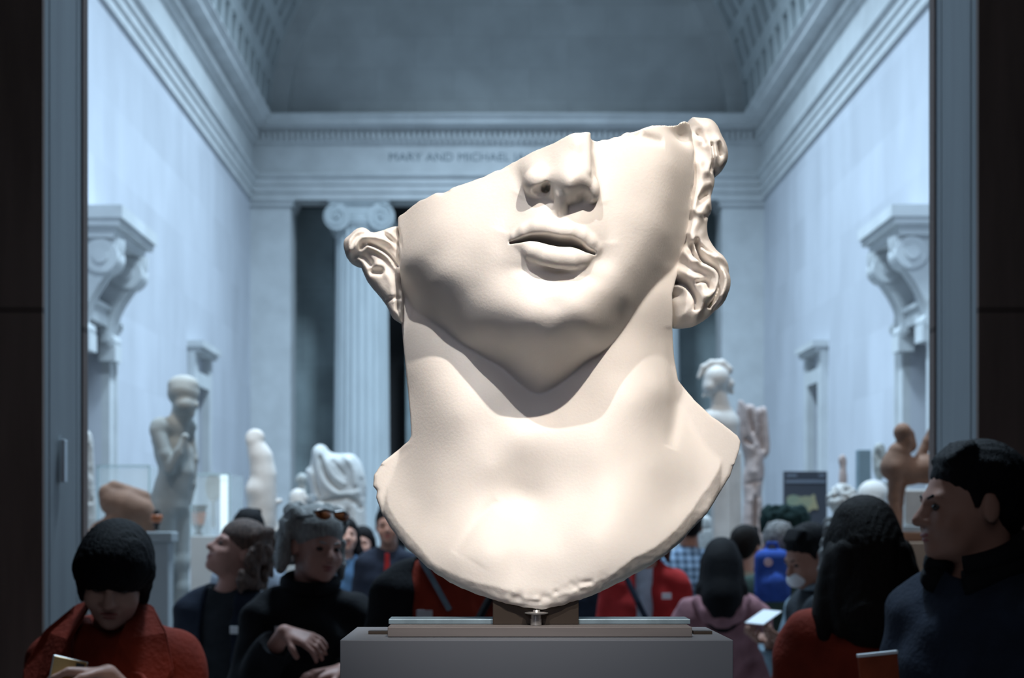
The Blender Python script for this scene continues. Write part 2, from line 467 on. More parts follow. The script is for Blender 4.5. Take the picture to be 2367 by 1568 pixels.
# inscription on the frieze: cut letters
def text_obj(name, body, size, loc, rot, m, parent=None, ext=0.004, align='LEFT', font_bold=0.0):
    cu = bpy.data.curves.new(name, 'FONT'); cu.body = body; cu.size = size; cu.extrude = ext; cu.align_x = align; cu.align_y = 'CENTER'; cu.offset = font_bold
    o = bpy.data.objects.new(name, cu); COL.objects.link(o)
    dg = bpy.context.evaluated_depsgraph_get(); me = bpy.data.meshes.new_from_object(o.evaluated_get(dg))
    bpy.data.objects.remove(o); o = bpy.data.objects.new(name, me); COL.objects.link(o)
    me.materials.clear(); me.materials.append(m)
    o.location = loc; o.rotation_euler = rot
    if parent: o.parent = parent
    return o
ink = mat('inscription', (0.17,0.21,0.24), 0.8)
t = text_obj('trim_inscription', 'MARY AND MICHAEL JAHARIS GALLERY', 0.205, (xe(898), YE-0.056-0.002, ze(366)), (math.pi/2,0,0), ink)
t.scale = (1.21,1.1,1)
tag(t, kind='structure')

# Ionic columns of the end screen
colm = mat('column_stone', (0.60,0.65,0.67), 0.6, noise=0.12, nscale=3, stretch=(1,1,0.3), spec=0.3)
def spiral_disc(bm, cx, cz, r, y0, y1, n=28):
    pts = [(cx + r*math.cos(2*math.pi*i/n), cz + r*math.sin(2*math.pi*i/n)) for i in range(n)]
    prism(bm, pts, 'y', y0, y1)
def column(px, label, mirror=1):
    cx, cy = xe(px), YE+0.55
    root = empty('ionic_column', (cx, cy, 0)); tag(root, label, 'column', 'Ionic columns of the end screen')
    ztop = ze(520); bm = bmesh.new(); N = 24; rings = []
    prof = [(0.64,0.55),(0.60,0.62),(0.565,0.75)] + [(0.565-0.055*(t/10)**1.5, 0.75+(ztop-0.75)*t/10) for t in range(1, 11)] + [(0.53, ztop+0.06), (0.56, ztop+0.12)]
    for r, z in prof:
        ring = []
        for i in range(N*6):
            a = 2*math.pi*i/(N*6); f = abs(math.sin(a*N/2)); dep = 0.035*(f**0.6) if 0.62 < z < ztop+0.03 else 0
            ring.append(bm.verts.new(((r-dep)*math.cos(a), (r-dep)*math.sin(a), z)))
        rings.append(ring)
    for a, b in zip(rings, rings[1:]):
        for i in range(len(a)): bm.faces.new((a[i], a[(i+1)%len(a)], b[(i+1)%len(b)], b[i]))
    bm.faces.new(rings[-1]); bm.faces.new(rings[0][::-1])
    obj('shaft', bm, colm, root)
    bm = bmesh.new(); lathe(bm, [(0.78,0),(0.78,0.16),(0.74,0.17),(0.76,0.24),(0.74,0.31),(0.68,0.33),(0.66,0.40),(0.70,0.45),(0.68,0.52),(0.63,0.56)], n=40)
    obj('base', bm, colm, root)
    bm = bmesh.new()
    zc = ze(500); rv = 0.265; xv = 0.43
    bx(bm, -0.60, 0.60, -0.56, 0.56, ze(470), ze(462))                      # abacus
    bx(bm, -0.45, 0.45, -0.50, 0.50, ze(496), ze(470))                      # cushion
    lathe(bm, [(0.50, ztop-0.02),(0.55, ztop+0.06),(0.56, ztop+0.14),(0.50, ztop+0.2)], n=32)
    cap_ = obj('capital', bm, colm, root)
    for s in (-1, 1):
        bm = bmesh.new()
        for ya, yb in ((-0.56,-0.50),(0.50,0.56)):
            spiral_disc(bm, s*xv, zc, rv, ya, yb); 
        spiral_disc(bm, s*xv, zc, rv*0.86, -0.5, 0.5)
        # raised spiral band
        for ys in (-0.57,):
            pts = []
            for k in range(70):
                a = math.pi/2 + s*(-1)*k*0.24; rr = (rv-0.02)*math.exp(-k*0.027)
                pts.append((s*xv + rr*math.cos(a), ys, zc + rr*math.sin(a)))
            tube(bm, pts, [0.028*math.exp(-k*0.018) for k in range(70)], 8)
            bm2 = bmesh.ops.create_uvsphere(bm, u_segments=12, v_segments=8, radius=0.045, matrix=Matrix.Translation((s*xv, ys, zc)))
        obj('volute', bm, colm, cap_)
column(830, 'pale fluted Ionic column seen left of the colossal marble head')
column(1514, 'pale fluted Ionic column mostly hidden behind the right side of the marble head')

# ------------------------------------------------------------------ doorways in the side walls, with hoods on consoles
def hood_door(s, xw, ya, yb, h_top, proj, door, num):
    """s=+1: wall on the left (door faces +x), -1: on the right"""
    root = empty('door_%d' % num, (xw, (ya+yb)/2, 0)); root['kind'] = 'structure'
    X = lambda a, b: tuple(sorted((s*a, s*b)))
    y0, y1 = ya-(ya+yb)/2, yb-(ya+yb)/2
    zt = h_top
    def part(name, boxes, m=stone_t, parent=root):
        bm = bmesh.new()
        for (pa, pb, a, b, za, zb) in boxes:
            xa, xb = X(pa, pb); bx(bm, xa, xb, a, b, za, zb)
        return obj(name, bm, m, parent)
    # hood: crown moulding as stepped slabs
    part('hood', [(0, proj, y0, y1, zt-0.14, zt), (0, proj-0.04, y0+0.03, y1-0.03, zt-0.22, zt-0.14), (0, proj-0.12, y0+0.1, y1-0.1, zt-0.34, zt-0.22), (0, proj-0.3, y0+0.16, y1-0.16, zt-0.55, zt-0.34)])
    zb = zt-0.34
    for yc in (y0+0.28, y1-0.28):
        # S-shaped console: profile in the plane across the wall
        prof = []
        for k in range(25):
            t = k/24; z = zb - 1.05*t
            d = (proj-0.16)*(1-t)**1.15*(1+0.18*math.sin(math.pi*2*t)) + 0.09
            prof.append((d, z))
        pts = [(0.0, zb)] + prof + [(0.0, zb-1.05)]
        bm = bmesh.new(); prism(bm, [(s*p, z) for p, z in pts], 'y', yc-0.13, yc+0.13)
        prism(bm, [(s*(p+0.02), z) for p, z in pts[1:-1]] + [(s*(p-0.03), z) for p, z in pts[1:-1]][::-1], 'y', yc-0.05, yc+0.05)
        for (px_, pz, r) in ((proj-0.27, zb-0.20, 0.19), (0.11, zb-1.0, 0.08)):
            spiral_disc(bm, s*px_, pz, r, yc-0.17, yc+0.17, 24); spiral_disc(bm, s*px_, pz, r*0.45, yc-0.2, yc+0.2, 16)
        bx(bm, *X(0, 0.2), yc-0.15, yc+0.15, zb-1.25, zb-1.05)
        obj('console', bm, stone_t, root)
    d0, d1, dz = door; d0 -= (ya+yb)/2; d1 -= (ya+yb)/2
    part('frame', [(0, 0.10, d0-0.24, d0, 0, dz+0.24), (0, 0.10, d1, d1+0.24, 0, dz+0.24), (0, 0.10, d0, d1, dz, dz+0.24),
                   (0.10, 0.14, d0-0.24, d0-0.19, 0, dz+0.24), (0.10, 0.14, d1+0.19, d1+0.24, 0, dz+0.24), (0.1, 0.14, d0-0.19, d1+0.19, dz+0.19, dz+0.24)])
    # rosette at the frame corner
    for yc in (d0-0.34, d1+0.34):
        bm = bmesh.new()
        for (r, p) in ((0.13, 0.1), (0.08, 0.14), (0.04, 0.17)):
            n = 20; pts = [(yc + r*math.cos(2*math.pi*i/n), dz+0.05 + r*math.sin(2*math.pi*i/n)) for i in range(n)]
            prism(bm, pts, 'x', 0, s*p)
        obj('rosette', bm, stone_t, root)
hood_door(1, XL, 15.75, 17.4, 5.13, 0.60, LD[0], 1)
hood_door(-1, XR, 16.7, 18.25, 5.35, 0.60, RD[0], 2)
def plain_door(s, xw, ya, yb, zt, door, num):
    root = empty('door_%d' % num, (xw, (ya+yb)/2, 0)); root['kind'] = 'structure'
    c = (ya+yb)/2; X = lambda a, b: tuple(sorted((s*a, s*b)))
    d0, d1, dz = door; d0 -= c; d1 -= c
    bm = bmesh.new(); bx(bm, *X(0, 0.26), ya-c-0.02, yb-c+0.02, zt-0.10, zt); bx(bm, *X(0, 0.2), ya-c+0.03, yb-c-0.03, zt-0.17, zt-0.10)
    obj('hood', bm, stone_t, root)
    bm = bmesh.new(); bx(bm, *X(0, 0.12), d0-0.22, d0, 0, zt-0.17); bx(bm, *X(0, 0.12), d1, d1+0.22, 0, zt-0.17)
    bx(bm, *X(0, 0.12), d0, d1, dz+0.0, dz+0.22)
    obj('frame', bm, stone_t, root)
plain_door(1, XL, 21.9, 23.3, 4.42, LD[1], 3)
plain_door(-1, XR, 22.35, 23.6, 4.48, RD[1], 4)

# ------------------------------------------------------------------ the dark front wall with the doorway
JL, JR = -1038/FPX*YJ, 1126/FPX*YJ
for name, s, xj in (('wall_front_left', -1, JL), ('wall_front_right', 1, JR)):
    bm = bmesh.new()
    x0, x1 = sorted((xj + s*0.0, s*7.0)); bx(bm, x0, x1, YJ, YJ+0.02, 0, 9.6)
    bx(bm, x0, x1, YJ+0.40, YJ+0.45, 0, 14.4)
    struct(name, bm, darkwall)
    # jamb: stepped reveal with two grooves
    bm = bmesh.new()
    X = lambda a, b: tuple(sorted((xj + s*a, xj + s*b)))
    bx(bm, *X(0.0, 0.20), YJ+0.021, YJ+0.058, 0, 9.6)
    bx(bm, *X(0.025, 0.20), YJ+0.058, YJ+0.078, 0, 9.6)
    bx(bm, *X(0.003, 0.20), YJ+0.078, YJ+0.335, 0, 9.6)
    bx(bm, *X(0.022, 0.20), YJ+0.335, YJ+0.348, 0, 9.6)
    bx(bm, *X(0.005, 0.20), YJ+0.348, YJ+0.47, 0, 9.6)
    struct('trim_jamb_left' if s < 0 else 'trim_jamb_right', bm, jambm)
    bm = bmesh.new(); x0, x1 = sorted((xj + s*0.2, s*7.0)); 
# joint line in the dark wall is part of its stone; lintel over the doorway closes the opening
bm = bmesh.new(); bx(bm, JL, JR, YJ, YJ+0.45, 7.0, 14.4); struct('wall_front_lintel', bm, darkwall)
bm = bmesh.new(); bx(bm, -7, 7.5, -3.5, YJ, 5.2, 5.3); struct('ceiling_front_room', bm, darkwall)
bm = bmesh.new(); bx(bm, -7, 7.5, -3.6, -3.5, 0, 5.3); struct('wall_back', bm, darkwall)
bm = bmesh.new(); bx(bm, -7.1, -7, -3.5, YJ, 0, 5.3); bx(bm, 7.5, 7.6, -3.5, YJ, 0, 5.3); struct('wall_front_sides', bm, darkwall)
# pale card holder on the left jamb
p = at(150, 1050, YJ+0.2)
tag(box('card_holder', JL+0.003, JL+0.016, YJ+0.155, YJ+0.185, 1.72, 1.845, mat('pale_card', (0.62,0.68,0.74), 0.5), bev=0.002),
    'pale narrow vertical plate fixed on the left doorway jamb', 'plate')
# ------------------------------------------------------------------ the colossal marble head
marble = mat('warm_marble', (0.80,0.765,0.73), 0.5, noise=0.05, nscale=14, bump=0.05, bscale=260, sss=0.12, spec=0.35)
HU = 1.70/FPX                                   # modelling unit of the head: about half a millimetre
HY = 1.70
def H(px, py, w):
    k = 1 + w/FPX
    return ((px-VX)*k, w, (VY-py)*k)
def to_world(P):
    Q = P*HU; Q[:,1] += HY; Q[:,2] += EYE
    return Q
def HP(pts): return [(lambda q: (q[0], q[2], q[1]))(H(*p)) for p in pts]
def H2(pts, w): return [(H(x, y, w)[0], H(x, y, w)[2]) for x, y in pts]

face_pts = [
 # px, py, depth
 (1340,250,70),(1340,330,62),(1320,420,58),(1303,490,32),(1270,508,16),(1330,518,20),(1285,560,22),(1277,625,40),(1268,690,13),(1266,745,22),(1218,745,27),(1318,742,26),(1265,784,56),(1262,822,125),(1255,860,190),(1245,910,255),(1235,960,330),
 (1210,350,112),(1205,430,80),(1200,500,64),(1190,560,52),(1170,640,70),(1180,700,42),(1185,745,52),(1175,788,112),(1165,830,225),(1150,880,320),
 (1100,380,190),(1100,450,135),(1095,520,108),(1090,600,108),(1095,670,122),(1095,730,148),(1085,780,220),(1080,820,320),
 (1000,450,225),(1000,520,180),(1000,590,175),(1005,650,188),(1015,705,245),(1020,765,330),(1010,820,430),
 (935,500,305),(935,560,275),(935,620,280),(945,680,370),(955,740,440),(890,560,380),(880,700,520),
 (1385,600,62),(1370,680,36),(1365,738,50),(1365,780,108),(1360,820,215),(1350,880,320),
 (1420,300,75),(1415,380,68),(1410,460,62),(1405,530,58),(1400,580,62),
 (1480,300,95),(1480,380,84),(1480,460,90),(1475,540,100),(1465,620,118),(1450,690,150),(1440,735,205),(1440,790,300),
 (1545,300,170),(1550,380,148),(1545,460,158),(1540,540,184),(1525,610,228),(1510,680,300),(1495,740,370),(1490,800,450),
 (1600,290,290),(1605,380,300),(1598,460,320),(1590,540,350),(1570,620,390),(1550,690,440),
 (1650,400,430),(1640,550,500),(1620,700,560)]
neck_pts = [
 (1240,700,330),(1240,800,300),(1240,905,262),(1235,945,236),(1200,940,232),(1160,900,238),(1100,860,255),(1050,860,265),(1000,800,310),(960,760,370),(925,740,430),
 (1350,815,250),(1420,762,250),(1480,716,255),(1530,678,285),(1560,650,340),
 (935,860,390),(945,960,370),(950,1010,365),(900,900,470),
 (1000,900,290),(1060,960,235),(1130,990,215),(1200,1010,196),(1250,1000,199),(1300,960,214),(1350,920,222),(1420,860,232),(1480,820,258),(1530,780,320),(1550,840,350),
 (1400,970,200),(1460,930,220),(1520,900,275),(1555,920,345),(1568,930,385),(1545,1000,325),(1490,1010,240),
 (1600,930,425),(1640,965,440),(1700,1010,450),(1740,1000,470),(1600,1010,385),(1660,1060,400),(1700,1090,400),
 (990,1020,310),(975,1080,325),(1010,1150,262),(900,1060,420),(870,1110,430),(860,1000,470),(830,1120,460),
 (890,1170,385),(930,1230,310),(950,1150,335),(1060,1060,238),(1080,1140,212),(1130,1080,200),
 (1200,1070,205),(1190,1130,216),(1250,1150,200),(1220,1190,184),(1300,1080,192),(1380,1060,180),(1450,1070,198),(1510,1080,238),(1570,1090,315),
 (1350,1150,168),(1430,1150,160),(1500,1150,205),(1560,1170,270),(1620,1140,345),(1650,1180,330),
 (1150,1200,176),(1090,1220,168),(1030,1220,212),(1010,1290,185),(960,1290,245),(1060,1300,128),(1130,1270,112),(1200,1260,120),(1250,1270,119),(1300,1260,118),(1370,1240,106),(1440,1220,130),(1520,1220,188),(1580,1230,240),
 (1100,1340,100),(1180,1340,90),(1250,1350,86),(1320,1330,88),(1400,1300,92),(1470,1280,124),(1530,1290,165),
 (1050,1370,125),(1150,1400,74),(1250,1430,60),(1350,1400,78),(1430,1370,106),(900,1300,330),(1640,1300,310)]
step = 3.5
hx = np.arange(-345, 700, step); hz = np.arange(-225, 1010, step); hy = np.arange(-110, 760, step)
X2, Z2 = np.meshgrid(hx, hz, indexing='ij')
Ff = tps(HP(face_pts), X2, Z2)
Fn = tps(HP(neck_pts), X2, Z2)
def gauss(px, py, w, sx, sy, amp, ang=0.0):
    c = H(px, py, w); ca, sa = math.cos(ang), math.sin(ang)
    u = (X2-c[0])*ca + (Z2-c[2])*sa; v = -(X2-c[0])*sa + (Z2-c[2])*ca
    return amp*np.exp(-(u/sx)**2 - (v/sy)**2)
def crease(pts, w, sig, amp, F=None):
    q = smooth_line(H2(pts, w), 2); n = len(q); fade = [math.sin(math.pi*(i+0.02)/(n-1+0.04))**0.7 for i in range(n)]
    d, f = seg_dist(X2, Z2, q, fade); return amp*f*np.exp(-(d/sig)**2)
R8 = -0.14
Ff = Ff + gauss(1280,705,15,28,22,5) - gauss(1225,690,15,60,40,2) - gauss(1325,695,15,60,40,2)         # cleft of the chin
Ff = Ff + gauss(1283,632,40,75,17,20,R8)                                                                # hollow under the lower lip
Ff = Ff + gauss(1165,560,62,30,36,6) + gauss(1398,594,62,26,34,5)                                       # mouth corners
Ff = Ff + gauss(1290,500,44,11,24,5,R8)                                                                 # philtrum
Ff = Ff + crease([(1205,455),(1180,490),(1160,535)], 80, 22, 6) + crease([(1392,470),(1408,520),(1412,560)], 62, 18, 4)
Ff = Ff + gauss(1575,305,230,34,24,55) + crease([(1450,312),(1500,318),(1540,318)], 100, 12, 12) + crease([(1420,322),(1455,318)],90,9,4)   # hollow of the lost eye
Fn = Fn + crease([(1150,1155),(1100,1210),(1050,1280)], 180, 12, 5) - crease([(1190,1170),(1130,1250),(1100,1300)], 160, 34, 4)
Fn = Fn + crease([(1545,760),(1562,880),(1562,960),(1540,1040)], 380, 20, 12)
Fn = Fn + gauss(1225,1160,170,45,40,12) - gauss(1255,1270,110,30,50,5) + gauss(1190,1300,100,25,40,5)
Fn = Fn + vnoise(X2, Z2, 90, 3)*2.5
Ff = Ff + vnoise(X2, Z2, 80, 4)*1.2

# outline of the broken stone, in the plane of its edge
outline = [(918,498,310),(922,494,310),(945,484,300),(972,470,290),(1000,457,260),(1040,438,210),(1080,421,170),(1130,402,150),(1180,378,120),(1215,360,90),(1245,345,60),
 (1275,330,25),(1310,316,10),(1340,311,10),(1364,309,20),(1367,318,40),(1385,321,60),(1405,319,65),(1440,309,80),(1480,298,100),(1530,286,150),(1570,278,220),(1592,274,270),
 (1603,300,300),(1604,400,330),(1597,480,340),(1585,560,360),(1565,630,390),(1545,690,400),(1548,760,400),(1556,830,400),(1565,880,410),(1600,925,430),(1640,965,440),(1672,988,445),(1698,1010,450),(1705,1022,450),(1704,1042,440),(1690,1100,400),(1665,1150,360),(1630,1200,320),
 (1580,1255,250),(1520,1300,180),(1450,1343,120),(1390,1372,90),(1330,1395,60),(1285,1407,50),(1250,1413,50),(1210,1408,50),(1150,1392,60),(1095,1375,80),(1040,1350,130),(985,1312,200),(935,1265,280),
 (900,1222,340),(878,1185,380),(868,1150,400),(870,1135,400),(862,1124,405),(864,1098,410),(884,1068,400),(915,1043,390),(945,1020,380),(950,1008,370),(948,960,370),(940,880,385),(932,790,410),(928,740,420),(925,640,330),(921,560,300)]
OP = [(H(*p)[0], H(*p)[2]) for p in outline]
dP = poly_sdf(X2, Z2, OP)
rough = vnoise(X2, Z2, 22, 5)*2.2 + vnoise(X2, Z2, 9, 6)*1.3
topband = np.clip((Z2 - 740)/60, 0, 1)
dP = dP + rough*np.where(Z2 > 640, 0.9, np.where(Z2 < 60, 0.7, 0.25))
# bevelled, slightly ragged rim round the foot of the bust
rimw = 26 + 14*np.clip((X2-50)/400, 0, 1) + 8*vnoise(X2, Z2, 60, 8)
Fn = Fn + np.where(Z2 < 200, (0.6+0.35*np.clip((X2-100)/250,0,1))*np.clip(rimw + dP, 0, 100)*np.clip((200-Z2)/60, 0, 1), 0)
chip = gauss(1225,1385,50,70,13,8)*(0.6+0.7*vnoise(X2,Z2,14,9)) + gauss(1330,1358,50,75,12,8,0.28)*(0.6+0.7*vnoise(X2,Z2,12,10))
Fn = Fn + chip
# small chips along the top break
Ff = Ff + np.clip(12+dP, 0, 30)*np.clip(vnoise(X2, Z2, 26, 11)-0.15, 0, 1)*2.2*(Z2 > 640)

V = Vol((hx[0], hy[0], hz[0]), (hx[-1]-0.1, hy[-1], hz[-1]-0.1), step)
nx, ny, nz = V.n
Ff = Ff[:nx,:nz]; Fn = Fn[:nx,:nz]; dP = dP[:nx,:nz]; XX = X2[:nx,:nz]; ZZ = Z2[:nx,:nz]
def slope(F):
    gx, gz = np.gradient(F, step); return 1/np.sqrt(1 + np.minimum(gx*gx+gz*gz, 9))
Yv = V.ax[1][None, :, None].astype(np.float32)
A = ((Ff[:, None, :] - Yv)*slope(Ff)[:, None, :]).astype(np.float32)
V.D = A; del A
# nose
def E(px, py, w, r, k=12, op='add', rot=None): V.ell(H(px, py, w), r, k, op, rot)
def C(p, q, ra, rb, k=12, op='add'): V.cap(H(*p), H(*q), ra, rb, k, op)
nose_pts = [(1320,300,-5),(1322,350,-20),(1320,395,-38),(1318,418,-44),(1315,440,-34),(1312,455,-8),(1308,470,32),(1300,492,80),
 (1362,305,14),(1362,350,4),(1362,390,-6),(1374,300,92),(1374,350,98),(1373,390,62),(1352,330,-14),(1354,392,-22),(1340,360,-22),
 (1292,320,14),(1286,350,4),(1282,385,-6),(1280,415,-10),(1268,385,10),(1268,425,8),(1300,250,20),
 (1262,335,44),(1250,365,36),(1242,390,20),(1240,415,14),(1236,440,26),(1234,460,62),(1250,300,80),
 (1216,385,62),(1209,425,62),(1206,458,98),(1195,430,110),(1222,350,84),(1228,482,120),
 (1372,415,6),(1378,438,14),(1372,464,34),(1386,440,58),(1394,450,110),(1366,488,100),(1342,430,-22),(1345,452,4),(1350,470,60),
 (1268,468,60),(1290,474,48),(1330,472,50),(1150,430,170),(1450,420,180),(1300,550,180),(1180,300,170),(1450,300,180)]
Fo = tps(HP(nose_pts), XX, ZZ); Fo = np.where((XX > H(1160,0,0)[0]) & (XX < H(1440,0,0)[0]) & (ZZ > H(0,530,0)[2]), Fo, 400)
Nn = ((Fo[:, None, :] - Yv)*slope(Fo)[:, None, :]).astype(np.float32)
V.D = smin(V.D, Nn, 10).astype(np.float32); del Nn
E(1238,418,38,(28,36,28),18)
C((1348,298,6),(1348,396,-8),17,19,6)
E(1366,440,34,(21,36,28),8)
C((1298,452,6),(1294,484,28),15,16,16)
E(1251,441,16,(20,34,13),5,'cut'); E(1262,434,34,(12,40,10),5,'cut')
E(1351,457,2,(18,38,14),5,'cut', None)
# lips
up = [((1192,547,58),8),((1215,535,44),12),((1243,526,29),15),((1268,528,21),15),((1290,535,18),15),((1318,536,21),15),((1342,546,32),14),((1362,560,44),11),((1378,574,58),7)]
V.chain([(H(*p), r) for p, r in up], 18)
lo = [((1205,563,56),7),((1232,580,40),17),((1262,590,24),21),((1290,595,20),22),((1320,598,25),21),((1346,595,38),16),((1368,586,54),7)]
V.chain([(H(*p), r) for p, r in lo], 16)
# parted mouth
sl_pts = [(1180,552),(1200,551),(1225,547),(1250,549),(1272,555),(1292,560),(1320,559),(1338,565),(1356,576),(1376,580)]
sr = [3,5.5,7,9.5,12,12.5,11,9.5,7,4]
dl, rr = seg_dist(XX, ZZ, H2(sl_pts, 20), sr)
cut = np.maximum((dl-rr)[:, None, :], (Yv - (Ff + 115)[:, None, :]))
V.D = smax(V.D, -cut.astype(np.float32), 3.0).astype(np.float32); del cut
# neck and bust
B = ((Fn[:, None, :] - Yv)*slope(Fn)[:, None, :]).astype(np.float32)
V.D = smin(V.D, B, 5).astype(np.float32); del B
# outline, back
kk = np.where(ZZ < 150, 16, 5).astype(np.float32)[:, None, :]
P3 = np.broadcast_to(dP[:, None, :].astype(np.float32), V.D.shape)
h = np.clip(0.5 + 0.5*(V.D - P3)/kk, 0, 1); V.D = (P3 + (V.D - P3)*h + kk*h*(1-h)).astype(np.float32); del h
backw = np.minimum(np.minimum(Ff, Fn) + 330, 620) + 14*vnoise(XX, ZZ, 70, 12)
V.D = smax(V.D, (Yv - backw[:, None, :]).astype(np.float32), 25).astype(np.float32)
head = empty('colossal_head', (0.06, 1.92, 1.475))
tag(head, 'colossal broken marble head with parted lips and long neck, mounted on the grey pedestal', 'sculpture')
hm = V.mesh('face_and_neck', to_world); del V
def under(root, name, me, m):
    o = obj(name, me, m, root); o.matrix_parent_inverse = Matrix.Translation(-root.location); return o
under(head, 'face_and_neck', hm, marble)

# hair: carved relief masses with locks (ridges) and drilled channels (grooves)
def relief(name, poly, w0, A, R, T, ridges, grooves, root, m, step=3.0, tilt=(0,0), seed=1, holes=(), conv=None, k_edge=6, spow=0.5):
    """poly in photo px at depth w0; inflated front of height A; body T thick behind"""
    conv = conv or (lambda pts: H2(pts, w0))
    pp = smooth_poly(conv(poly), 1)
    xs = [p[0] for p in pp]; zs = [p[1] for p in pp]
    v = Vol((min(xs)-4*step, w0-A-60 if conv is None else w0-A*1.9-4*step, min(zs)-4*step), (max(xs)+4*step, w0+T+4*step, max(zs)+4*step), step)
    Xg, Zg = np.meshgrid(v.ax[0], v.ax[2], indexing='ij')
    d = poly_sdf(Xg, Zg, pp)
    t = np.clip(-d/R, 0, 1); F = w0 - A*(1-(1-t)**2)**spow
    cx, cz = sum(xs)/len(xs), sum(zs)/len(zs)
    F = F + tilt[0]*(Xg-cx) + tilt[1]*(Zg-cz)
    for pts, sig, amp in ridges:
        q = seg_dist(Xg, Zg, smooth_line(conv(pts), 2)); F = F - amp*np.exp(-(q/sig)**2)
    for pts, sig, amp in grooves:
        q = seg_dist(Xg, Zg, smooth_line(conv(pts), 2)); F = F + amp*np.exp(-(q/sig)**2)
    F = F + vnoise(Xg, Zg, 7*step, seed)*0.5*step
    d = d + vnoise(Xg, Zg, 6*step, seed+1)*0.6*step
    gx, gz = np.gradient(F, step); sl = 1/np.sqrt(1 + np.minimum(gx*gx+gz*gz, 16))
    Y = v.ax[1][None, :, None]
    D = ((F[:, None, :] - Y)*sl[:, None, :]).astype(np.float32)
    D = smax(D, np.broadcast_to(d[:, None, :], D.shape), k_edge)
    bk = w0 + T*(1-(1-t)**2)**0.5
    D = smax(D, (Y - bk[:, None, :])*0.7, k_edge)
    v.D = D.astype(np.float32)
    return v
hl = [(930,524),(905,528),(880,539),(862,541),(850,530),(838,527),(822,532),(808,545),(795,556),(792,570),(798,590),(806,604),(820,612),(832,614),(838,628),(846,648),(862,668),(878,686),(888,700),(898,716),(906,735),(915,740),(922,745),(934,748)]
v = relief('hair', hl, 390, 62, 34, 130,
  [([(925,565),(900,548),(870,552),(845,545),(825,552),(812,572),(815,595)], 8, 14), ([(925,590),(905,572),(875,562),(848,560),(832,570),(826,590)], 7, 16),
   ([(925,640),(905,608),(880,590),(850,580),(838,590)], 8, 18), ([(922,700),(910,660),(880,625)], 11, 8), ([(915,735),(905,720)], 8, 6), ([(880,545),(925,535)], 10, 8)],
  [([(920,622),(905,600),(885,585),(858,574)], 5, 34), ([(822,600),(835,590),(845,578)], 9, 30), ([(860,618),(850,604),(842,600)], 8, 26), ([(866,634),(884,636)], 8, 34),
   ([(890,548),(908,566),(922,590)], 5, 10), ([(925,660),(924,720)], 6, 14), ([(890,702),(925,694)], 5, 10)], head, marble, seed=21)
under(head, 'hair', v.mesh('hair_left', to_world), marble)
hr1 = [(1592,276),(1610,279),(1632,277),(1648,284),(1660,300),(1666,318),(1676,332),(1683,352),(1682,372),(1672,392),(1660,404),(1650,408),(1652,425),(1645,450),(1640,470),(1645,490),(1638,505),(1632,525),(1634,545),(1640,560),(1652,578),(1672,594),(1680,610),(1682,628),(1689,645),(1688,668),(1680,690),(1668,708),(1650,722),(1636,736),(1618,748),(1600,756),(1575,758),(1552,757),(1545,700),(1540,560),(1560,400),(1580,300)]
v = relief('hair', hr1, 430, 78, 55, 140,
  [([(1612,345),(1632,358),(1638,385),(1625,415)], 12, 18), ([(1650,345),(1662,352),(1672,372),(1660,398)], 11, 16), ([(1645,380),(1650,400)], 8, 8), ([(1605,400),(1612,430),(1598,470),(1590,510)], 14, 20),
   ([(1632,438),(1612,452),(1598,475),(1588,505)], 9, 14), ([(1640,470),(1622,490),(1605,512)], 11, 18), ([(1612,515),(1595,540),(1585,560)], 17, 26), ([(1630,530),(1618,548),(1600,570)], 12, 10),
   ([(1608,580),(1628,602),(1660,606),(1680,625)], 10, 18), ([(1590,575),(1600,605),(1598,620)], 9, 14), ([(1570,600),(1590,625),(1620,632),(1648,650),(1645,680),(1625,700)], 12, 24), ([(1660,640),(1672,665),(1655,700),(1632,725)], 10, 18),
   ([(1560,640),(1590,655),(1615,670),(1612,710),(1600,745)], 12, 20), ([(1605,290),(1640,310),(1650,330)], 20, 10)],
  [([(1634,352),(1640,385),(1634,410)], 4, 20), ([(1652,352),(1656,372)], 5, 16), ([(1605,325),(1618,350)], 7, 20), ([(1625,462),(1605,480)], 5, 16), ([(1640,500),(1618,518)], 4, 14),
   ([(1598,575),(1610,605),(1625,620),(1650,632),(1658,655),(1650,690),(1632,715)], 6, 48), ([(1588,580),(1592,605),(1612,622)], 4, 28), ([(1575,565),(1560,600)], 5, 16),
   ([(1545,655),(1575,665),(1592,685),(1602,705),(1600,722)], 6, 46), ([(1600,665),(1625,660),(1632,680)], 5, 26), ([(1548,690),(1560,690)], 12, 20), ([(1600,572),(1618,590),(1640,600)], 5, 20), ([(1655,700),(1640,722)], 4, 16)],
  head, marble, seed=31, tilt=(0.10, 0.0))
under(head, 'hair', v.mesh('hair_right', to_world), marble)

# ------------------------------------------------------------------ mount and pedestal
ped_m = mat('pedestal_paint', (0.17,0.19,0.225), 0.6, noise=0.04, nscale=5, spec=0.3)
steel = mat('steel_mount', (0.72,0.72,0.72), 0.3, metal=0.85)
bronze = mat('bronze_plate', (0.07,0.055,0.045), 0.5, metal=0.6)
glassm = mat('acrylic', (0.86,0.95,0.96), 0.04, trans=0.85, ior=1.49)
woodm = mat('pale_plinth', (0.19,0.175,0.175), 0.55, noise=0.1, nscale=30, stretch=(0.3,4,4))
YF = 1.68
def hx_(px, Y): return (px-VX)/FPX*Y
def hz_(py, Y): return EYE + (VY-py)/FPX*Y
ZP = hz_(1480, YF); YB = YF*(1480-VY)/(1450-VY)        # top of the pedestal, its far edge
YB = (EYE-ZP)*FPX/(1450-VY)
ped = empty('pedestal', (hx_(1240, YF), (YF+YB)/2, 0)); tag(ped, 'tall grey rectangular pedestal carrying the colossal marble head', 'pedestal')
